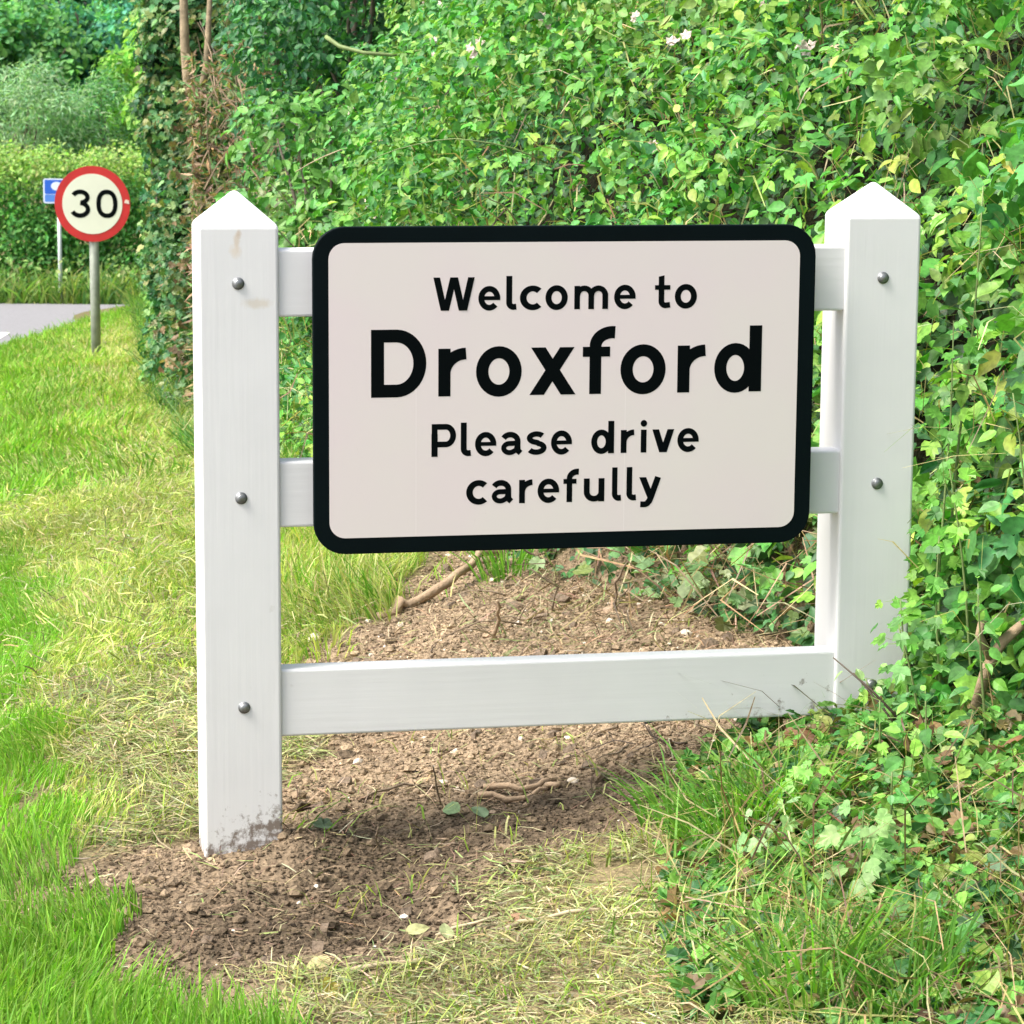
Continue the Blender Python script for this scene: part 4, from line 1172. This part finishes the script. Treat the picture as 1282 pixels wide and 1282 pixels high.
tag(hw.build('roadside_rough_grass', M_FARLEAF), kind='stuff')

FD = [(.065, .24, .15), (.085, .29, .16), (.13, .34, .15), (.045, .18, .13)]  # far tree colours: distance haze put into the tints as added blue
FM = [(.13, .33, .10), (.19, .40, .12), (.09, .26, .11)]
FG = [(.25, .40, .22), (.31, .45, .26), (.19, .34, .18)]
bush('willow_shrub', 'grey green feathery shrub behind the hedge at the left border', 'shrub', (-7.4, 41.5), (1.15, .8, 1.0), 80, .34, 1300, .11, T_NARROW, FG, M_FARLEAF, zmid=1.9, trunk_r=.06)
bush('willow_shrub', 'second grey green shrub behind the hedge, directly above the round speed sign', 'shrub', (-6.15, 42.2), (.8, .7, .9), 56, .32, 1300, .11, T_NARROW, FG[:1] + FM, M_FARLEAF, zmid=1.75, trunk_r=.06)
bush('maple_tree', 'bright lime green young tree just left of the ivy clad trunk, behind the hedge', 'tree', (-5.55, 43.0), (.62, .6, .85), 40, .33, 1000, .09, T_OVATE, [(.2, .42, .07), (.26, .44, .08), (.14, .34, .06)], M_FARLEAF, zmid=2.4, trunk_r=.07, stem_name='trunk', fol_name='crown')
big = [('ash_tree', 'tall mid green tree in the top left corner', (-9.3, 48), FM, 2.6), ('ash_tree', 'tall blue green tree behind the round speed sign', (-6.9, 50), FD + FM[:1], 2.5),
       ('ash_tree', 'shaded tree behind the lime green young tree', (-5.0, 49), FD, 2.2), ('ash_tree', 'dark tree seen left of the dead forked trunk at the top border', (-3.2, 47), FD, 2.2),
       ('ash_tree', 'tree half hidden behind the brown dead twigs', (-1.6, 50), FD + FM, 2.6)]
for nm, lb, loc, cols, ex in big:
    bush(nm, lb, 'tree', loc, (ex * .75, 1.5, 1.9), 110, .5, 700, .12, T_OVATE, cols, M_FARLEAF, zmid=2.3, trunk_r=.16, stem_name='trunk', fol_name='crown', tvar=.3)
fw_ = Cloud()
n = 420
C = np.stack([rng.uniform(-26, 20, n), rng.uniform(58, 66, n), rng.uniform(-1.5, 9, n)], -1)
clump_leaves(fw_, C, rng.uniform(.8, 1.8, n), 55, .42, T_OVATE, FD)
tag(fw_.build('far_wood', M_FARLEAF), kind='stuff')

# ------------------------------------------------------------------ small single things
def bramble_cane(p0, d, L, r, droop, mat, label, name='bramble_cane', cat='bramble cane', group='arching bramble canes', amp=.06):
    b = MB(); pts = wobble((0, 0, 0), d, L, 10, amp, droop)
    b.tube(pts, [r * (1 - .6 * i / 10) for i in range(11)], 6)
    o = b.build(name, mat, smooth=True); o.location = p0
    tag(o, label, cat, group)
    return o
i = 0
while i < 26:
    x, y = rng.uniform(-.9, 1.7), rng.uniform(5.2, 12)
    s = float(sdist(x, y))
    if not (.25 < s < 2.0 and abs(x) < .19 * y): continue
    nr = normal_at(np.array([x]), np.array([y]))[0]
    p = np.array([x, y, float(H(x, y))]) + nr * rng.uniform(.22, .42)
    bramble_cane(tuple(p), nr * .35 + rng.normal(0, .6, 3) + np.array([-.2, -.2, .25]), rng.uniform(.25, .6), rng.uniform(.0025, .0045), rng.uniform(.02, .10),
                 [M_GREENSTEM, M_DARKTWIG, M_PALETWIG][i % 3], ['green', 'dark', 'pale dry'][i % 3] + ' thin bramble cane arching among the leaves of the bank', group=['green', 'dark', 'pale dry'][i % 3] + ' canes in the bramble bank')
    i += 1

M_PETAL = plain('pinkish white petals', (.60, .50, .44), .8)
def blossom(p, s, label, grp):
    b = MB()
    for f_ in range(int(rng.integers(3, 6))):
        c = rng.normal(0, .0065, 3) * s
        a0 = rng.uniform(0, 6.28)
        nrm = norm(np.array([-.2, -.7, .6]) + rng.normal(0, .35, 3)); a = norm(np.cross(nrm, [0, 0, 1.])); bb = np.cross(nrm, a)
        vs = [c + nrm * .002]
        for k in range(10):
            rr = .0105 * s if k % 2 == 0 else .0075 * s
            t = a0 + k * math.pi / 5
            vs.append(c + (a * math.cos(t) + bb * math.sin(t)) * rr + nrm * (.004 * s if k % 2 == 0 else 0))
        b.add(vs, [(0, 1 + k, 1 + (k + 1) % 10) for k in range(10)])
    o = b.build('bramble_blossom', M_PETAL); o.location = p
    tag(o, label, 'blossom', grp)
vis = np.where((MC[:, 1] > 6.6) & (np.abs(MC[:, 0]) < .175 * MC[:, 1]) & (sdist(MC[:, 0], MC[:, 1]) > .2))[0]
for q in rng.permutation(vis)[:80]:
    blossom(tuple(MC[q] + MR[q] * 1.08 * norm(np.array([rng.normal(-.2, .3), -.85, .5]))), rng.uniform(1.0, 2.1), 'small cluster of pinkish white bramble flowers among the leaves of the bank', 'bramble blossom on the bank')

# stones
M_ROOT_B = plain('brown root', (.24, .17, .105), .9, noise=.35, nscale=30, bump=.5, bscale=120)
M_CLOD = plain('dry earth clod', (.15, .11, .075), .95, noise=.4, nscale=40, bump=1.0, bscale=70)
def stone(x, y, r, mat, label, grp=None, squash=.65, name='stone'):
    V = IV * rng.uniform(*((.45, 1.35) if name == 'soil_clod' else (.7, 1.25)), (12, 1)) * np.array([1, rng.uniform(.6, .95), squash]) * r
    a = rng.uniform(0, 6.28); R = np.array([[math.cos(a), -math.sin(a), 0], [math.sin(a), math.cos(a), 0], [0, 0, 1]])
    me = np_mesh(name, V @ R.T, [IF], None, False)
    o = link_mesh(name, me, mat)
    if r > .014 and name == 'stone':
        b = o.modifiers.new('b', 'BEVEL'); b.width = r * .18; b.segments = 2
    o.location = (x, y, float(G(x, y)) + r * squash * (.1 if name == 'soil_clod' else .3))
    tag(o, label, 'clod' if name == 'soil_clod' else 'stone', grp)
stone(-.514, 7.125, .030, M_STONE, 'largest pale stone behind the low rail, close to the left white post', squash=.75)
stone(-.439, 6.025, .022, M_STONE, 'white flint lying just below the left end of the low rail')
stone(.129, 5.479, .018, M_STONE, 'white flint on dug earth below the middle of the low rail, beside the sticks')
stone(.331, 5.403, .017, M_STONE, 'pale pebble by the long grass under the right half of the low rail')
stone(.253, 6.907, .026, M_STONE2, 'brown flint behind the low rail, right of the middle')
stone(-.705, 4.703, .012, M_STONE, 'white pebble between the green grass and dug earth, left of the left post')
stone(-.001, 7.2, .024, M_STONE2, 'reddish brown flint on earth under the middle of the sign board')
stone(.42, 6.55, .022, M_STONE, 'pale flint behind the right half of the low rail')
i = 0
while i < 230:
    x, y = rng.uniform(-.8, .78), rng.uniform(4.5, 8.0)
    if not bool(in_zone('soil', np.array(x), np.array(y), .05)): continue
    if bool(in_zone('dark_soil', np.array(x), np.array(y))) and rng.uniform() < .6: continue
    br = rng.uniform() < .45
    stone(x, y, .0035 + .0095 * rng.uniform() ** 2.2, M_STONE2 if br else M_STONE, ('brown' if br else 'pale') + ' little pebble scattered on the dug earth around the gateway', ('brown' if br else 'pale') + ' pebbles on the dug earth')
    i += 1
while i < 275:
    y = rng.uniform(4.9, 6.8); x = float(xroad(np.array(y))) + rng.uniform(-.12, .07)
    stone(x, y, rng.uniform(.004, .011), M_STONE, 'pale grit pebble along the road edge at the left border', 'grit along the road edge')
    i += 1

for i in range(80):
    while True:
        x, y = rng.uniform(-.75, .78), rng.uniform(4.55, 7.9)
        if bool(in_zone('soil', np.array(x), np.array(y), .05)) and (y > 6.2 or rng.uniform() < .5): break
    stone(x, y, rng.uniform(.010, .026), M_CLOD, 'rough brown clod of earth lying on the dug soil', 'clods on the dug soil', .7, 'soil_clod')

# torn roots heaped at the right end under the low rail
for i in range(16):
    x, y = rng.normal(.40, .10), rng.normal(5.62, .10)
    P = wobble((0, 0, 0), (rng.normal(-.3, .7), rng.normal(0, .7), rng.normal(.1, .3)), rng.uniform(.06, .20), 7, .30, .04)
    r = rng.uniform(.0015, .0042); b = MB(); b.tube(P, [r * (1 - .6 * k / 7) for k in range(8)], 5)
    o = b.build('torn_root', [M_TWIG, M_DARKTWIG][i % 2], smooth=True); o.location = (x, y, float(G(x, y)) + rng.uniform(.0, .03))
    tag(o, 'thin torn brown root in the dark heap under the right half of the low rail', 'root', 'torn roots heaped under the low rail')
for i in range(22):
    x, y = rng.uniform(-.2, .6), rng.uniform(6.6, 7.7)
    P = wobble((0, 0, 0), (rng.normal(-.2, .8), rng.normal(0, .7), rng.normal(.15, .35)), rng.uniform(.10, .34), 8, .26, .03)
    r = rng.uniform(.002, .0055); b = MB(); b.tube(P, [r * (1 - .6 * k / 8) * rng.uniform(.85, 1.15) for k in range(9)], 5)
    o = b.build('torn_root', [M_TWIG, M_ROOT_B, M_TWIG][i % 3], smooth=True); o.location = (x, y, float(G(x, y)) + rng.uniform(.0, .02))
    tag(o, 'torn brown root lying on the earth bank under the sign board', 'root', 'torn roots on the earth bank under the sign board')

def stick(pts, r, label, mat=None, name='stick', cat='stick', grp=None):
    P = []
    for (x, y, dz) in pts: P.append((x, y, float(G(x, y)) + dz))
    o0 = np.array(P[0]); Q = [np.array(p) - o0 for p in P]
    # a little unevenness between the given points
    R = []
    for a, c in zip(Q[:-1], Q[1:]):
        for t in (0, .33, .66): R.append(a + (c - a) * t + rng.normal(0, r * .7, 3) * (t > 0))
    R.append(Q[-1]); n = len(R)
    b = MB(); b.tube(R, [r * (1 - .35 * i / n) * rng.uniform(.85, 1.15) for i in range(n)], 7)
    o = b.build(name, mat or M_TWIG, smooth=True); o.location = tuple(o0)
    tag(o, label, cat, grp)
M_ROOT = plain('pale brown root', (.33, .235, .15), .9, noise=.3, nscale=30, bump=.4, bscale=120)
stick([(-.36, 7.30, .0), (-.30, 7.34, .03), (-.206, 7.40, .035), (-.112, 7.55, .05), (-.02, 7.68, .04)], .016, 'thick pale root lying on the earth under the left half of the sign board', M_ROOT, 'root', 'root')
stick([(-.10, 7.72, .02), (.02, 7.76, .05), (.14, 7.80, .02)], .010, 'dark root close under the middle of the sign board', M_TWIG, 'root', 'root')
stick([(-.055, 5.53, .012), (.02, 5.50, .014), (.095, 5.52, .010)], .0075, 'upper brown stick on the dug earth below the low rail', M_ROOT)
stick([(-.065, 5.47, .010), (.03, 5.45, .012), (.075, 5.47, .012)], .0065, 'lower brown stick on the dug earth below the low rail', M_ROOT)
stick([(.075, 5.50, .012), (.10, 5.44, .012)], .007, 'short stub of stick right of the two brown sticks below the low rail', M_ROOT)
stick([(-.30, 5.52, .006), (-.22, 5.58, .015), (-.13, 5.60, .008)], .0032, 'thin bent twig left of the brown sticks below the low rail')
stick([(-.278, 4.476, .008), (-.20, 4.51, .012), (-.125, 4.55, .009)], .0058, 'pale stick on cut grass near the bottom border', M_PALETWIG)
stick([(-.01, 4.678, .008), (.08, 4.70, .014), (.175, 4.71, .008)], .0048, 'long grey stick on cut grass at the right edge of the dug earth', M_PALETWIG)
stick([(-.13, 4.72, .01), (-.02, 4.74, .012)], .0035, 'straight thin straw on the lower edge of the dug earth', M_PALETWIG)
stick([(-.14, 5.45, .0), (-.15, 5.42, .06), (-.155, 5.40, .10)], .0022, 'thin twig standing upright in the earth below the low rail')
stick([(-.25, 5.15, .0), (-.255, 5.12, .05), (-.25, 5.10, .075)], .0022, 'short upright twig in the dark earth right of the left post')
stick([(-.05, 6.75, .0), (-.03, 6.72, .06), (-.035, 6.68, .12)], .0055, 'broken root standing up behind the low rail', M_ROOT, 'root', 'root')
stick([(.10, 7.02, .0), (.12, 7.0, .08), (.05, 6.98, .12)], .003, 'forked dark twig standing behind the middle of the low rail')
stick([(.27, 6.9, .0), (.26, 6.85, .09), (.29, 6.8, .15)], .0035, 'dark upright twig behind the right half of the low rail')
for px_, dx, lb in ((.56, .14, 'long bare dark twig crossing the right end of the low rail'), (.60, .10, 'short bare dark twig below the long one at the right end of the low rail')):
    zb = .27 if dx > .12 else .24
    b = MB(); b.tube([(0, 0, 0), (dx * .5, -.03, -.055), (dx, -.05, -.125)], [.0012, .0024, .0034], 6)
    o = b.build('bare_twig', M_DARKTWIG, smooth=True); o.location = (px_ + .06, 5.22, float(G(.7, 5.2)) + zb - .05); tag(o, lb, 'twig')
b = MB(); b.tube([(-.05, 0, -.10), (-.03, .0, -.02), (.0, .01, .03), (.07, .02, .09)], [.011, .012, .011, .008], 9); b.tube([(-.025, 0, .0), (-.05, -.01, .045), (-.045, -.01, .07)], [.009, .008, .007], 8)
o = b.build('broken_branch', M_ROOT, smooth=True); o.location = (.93, 5.12, float(G(.93, 5.12)) + .22); tag(o, 'broken brown branch stub in the weeds right of the right hand white post', 'branch')

M_DEADLEAF = leaf_mat('fallen leaf', .2, .6, .3)
for i in range(30):
    while True:
        x, y = rng.uniform(-.6, .8), rng.uniform(4.7, 7.9)
        if bool(in_zone('soil', np.array(x), np.array(y), .02)): break
    a = rng.uniform(0, 6.28); L = rng.uniform(.04, .16); mid = rng.normal(0, .02)
    stick([(x, y, .003), (x + math.cos(a) * L / 2 + mid, y + math.sin(a) * L / 2, rng.uniform(.004, .02)), (x + math.cos(a) * L, y + math.sin(a) * L, .004)], rng.uniform(.0012, .003),
          'thin brown twig among the crumbs of dug soil', [M_TWIG, M_DARKTWIG, M_ROOT][i % 3], 'twig', 'twig', 'twigs scattered on the dug soil')
def fallen(x, y, s, col, label, z=None, nrm=(0, -.25, 1), name='fallen_leaf', grp=None, tpl=T_OVATE):
    V, F, C = leaf_arrays(tpl, np.zeros((1, 3)), np.array([nrm], float) + rng.normal(0, .25, (1, 3)), rng.normal(0, 1, (1, 3)), np.array([s]), np.array([col], float))
    o = link_mesh(name, np_mesh(name, V, F, C), M_DEADLEAF); o.location = (x, y, (float(G(x, y)) + .012) if z is None else z)
    tag(o, label, 'leaf', grp)
fallen(-.18, 4.704, .05, (.42, .42, .2), 'pale green fallen leaf on the lower edge of the dug earth, below the low rail')
fallen(-.108, 4.658, .04, (.36, .40, .2), 'smaller pale leaf, right of the pale green one below the low rail')
fallen(-.288, 4.417, .06, (.55, .44, .10), 'yellow fallen leaf on cut grass at the bottom border')
fallen(-.363, 5.217, .05, (.16, .22, .12), 'grey green leaf on dark earth right of the foot of the left post', tpl=T_LOBED)
fallen(-.30, 4.52, .05, (.5, .42, .22), 'buff fallen leaf near the pale stick at the bottom border')
fallen(.03, 4.70, .05, (.28, .16, .09), 'brown curled leaf by the long grey stick')
fallen(-.10, 5.36, .05, (.18, .27, .13), 'green torn leaf beside the lower brown stick')
fallen(-.05, 5.30, .05, (.2, .28, .15), 'green torn leaf on earth below the two brown sticks')
fallen(.38, 4.62, .06, (.42, .24, .09), 'rusty brown leaf in the weeds at the right of the dug earth')
def on_bank(u, v, d):
    dv = fw * FPX * 1282 + r2 * (u - 641) + u2 * (641 - v); dv = dv / dv[1]
    return np.array([0, 0, CAM_Z]) + dv * d
def cane_px(pts, d, r, mat, label):
    P = [on_bank(u, v, d + dd) for u, v, dd in pts]
    b = MB(); n = len(P); b.tube([p - P[0] for p in P], [r * (1 - .5 * i / n) for i in range(n)], 6)
    o = b.build('bramble_cane', mat, smooth=True); o.location = tuple(P[0]); tag(o, label, 'bramble cane')
cane_px([(408, 46, 0), (425, 58, -.05), (455, 66, -.1), (490, 69, -.1), (525, 64, -.05), (560, 52, 0), (590, 40, .1)], 11.0, .009, M_GREENSTEM, 'pale green cane arching across the dark hollow above the left half of the sign board')
cane_px([(576, 68, 0), (600, 100, -.1), (622, 126, -.1), (640, 148, 0)], 10.4, .007, M_GREENSTEM, 'green cane slanting down to the right above the middle of the sign board')
cane_px([(697, 12, .3), (698, 60, .1), (694, 110, 0), (692, 150, 0)], 9.6, .004, M_DARKTWIG, 'dark upright cane at the top border right of the middle')
cane_px([(515, 222, 0), (545, 246, 0), (580, 262, .1)], 9.6, .005, M_DARKTWIG, 'dark cane just over the top rim of the sign board, left of the middle')
cane_px([(1232, 40, .2), (1240, 80, 0), (1252, 110, 0), (1268, 128, .1)], 7.2, .005, M_PALETWIG, 'pale dry stalk bending down near the top right corner')
def stalks(u, v, d, n, L, label):
    p0 = on_bank(u, v, d); cl = Cloud()
    cl.strips(np.repeat(p0[None], n, 0) + rng.normal(0, .02, (n, 3)), rng.normal(0, .45, (n, 3)) + np.array([0, -.3, -1.0]), L * rng.uniform(.5, 1.2, n), rng.uniform(.004, .008, n), tints(n, [(.55, .45, .22), (.48, .36, .18), (.6, .52, .3)]), .15)
    o = cl.build('withered_stalks', M_STRAW, loc=p0); o.location = tuple(p0); tag(o, label, 'dry stalks')
stalks(688, 185, 9.4, 16, .13, 'tuft of withered straw coloured stalks on the bank above the middle of the sign board')
stalks(868, 165, 8.7, 12, .12, 'splayed withered stalks on the bank above the letters at the right of the sign board')
stalks(1068, 2, 8.0, 12, .12, 'hanging withered stalks at the top border above the right hand post')
stalks(388, 285, 10.6, 10, .10, 'withered stalks in the gap between the left post cap and the sign board')
for u, v, s, c, lb in ((1055, 62, .085, (.66, .47, .33), 'pale pink tan withered leaf caught high on the bank near the top border'), (1268, 182, .075, (.6, .5, .12), 'yellow leaf on the bank at the right border, level with the post cap'),
                       (1165, 175, .085, (.24, .46, .07), 'big bright lobed leaf on the bank above the right hand post cap'), (1185, 102, .085, (.22, .44, .06), 'big bright leaf on the bank near the top right corner')):
    # walk along the ray to the leaf layer of the bank
    for d in np.arange(5, 12, .02):
        q = on_bank(u, v, d)
        if q[2] < float(H(q[0], q[1])) + .34: break
    fallen(q[0], q[1], s, c, lb, q[2], (-.2, -.8, .5), 'bank_leaf', None, T_LOBED if s > .08 else T_OVATE)
tag(verge.build('verge_grass', M_GRASS), kind='stuff')
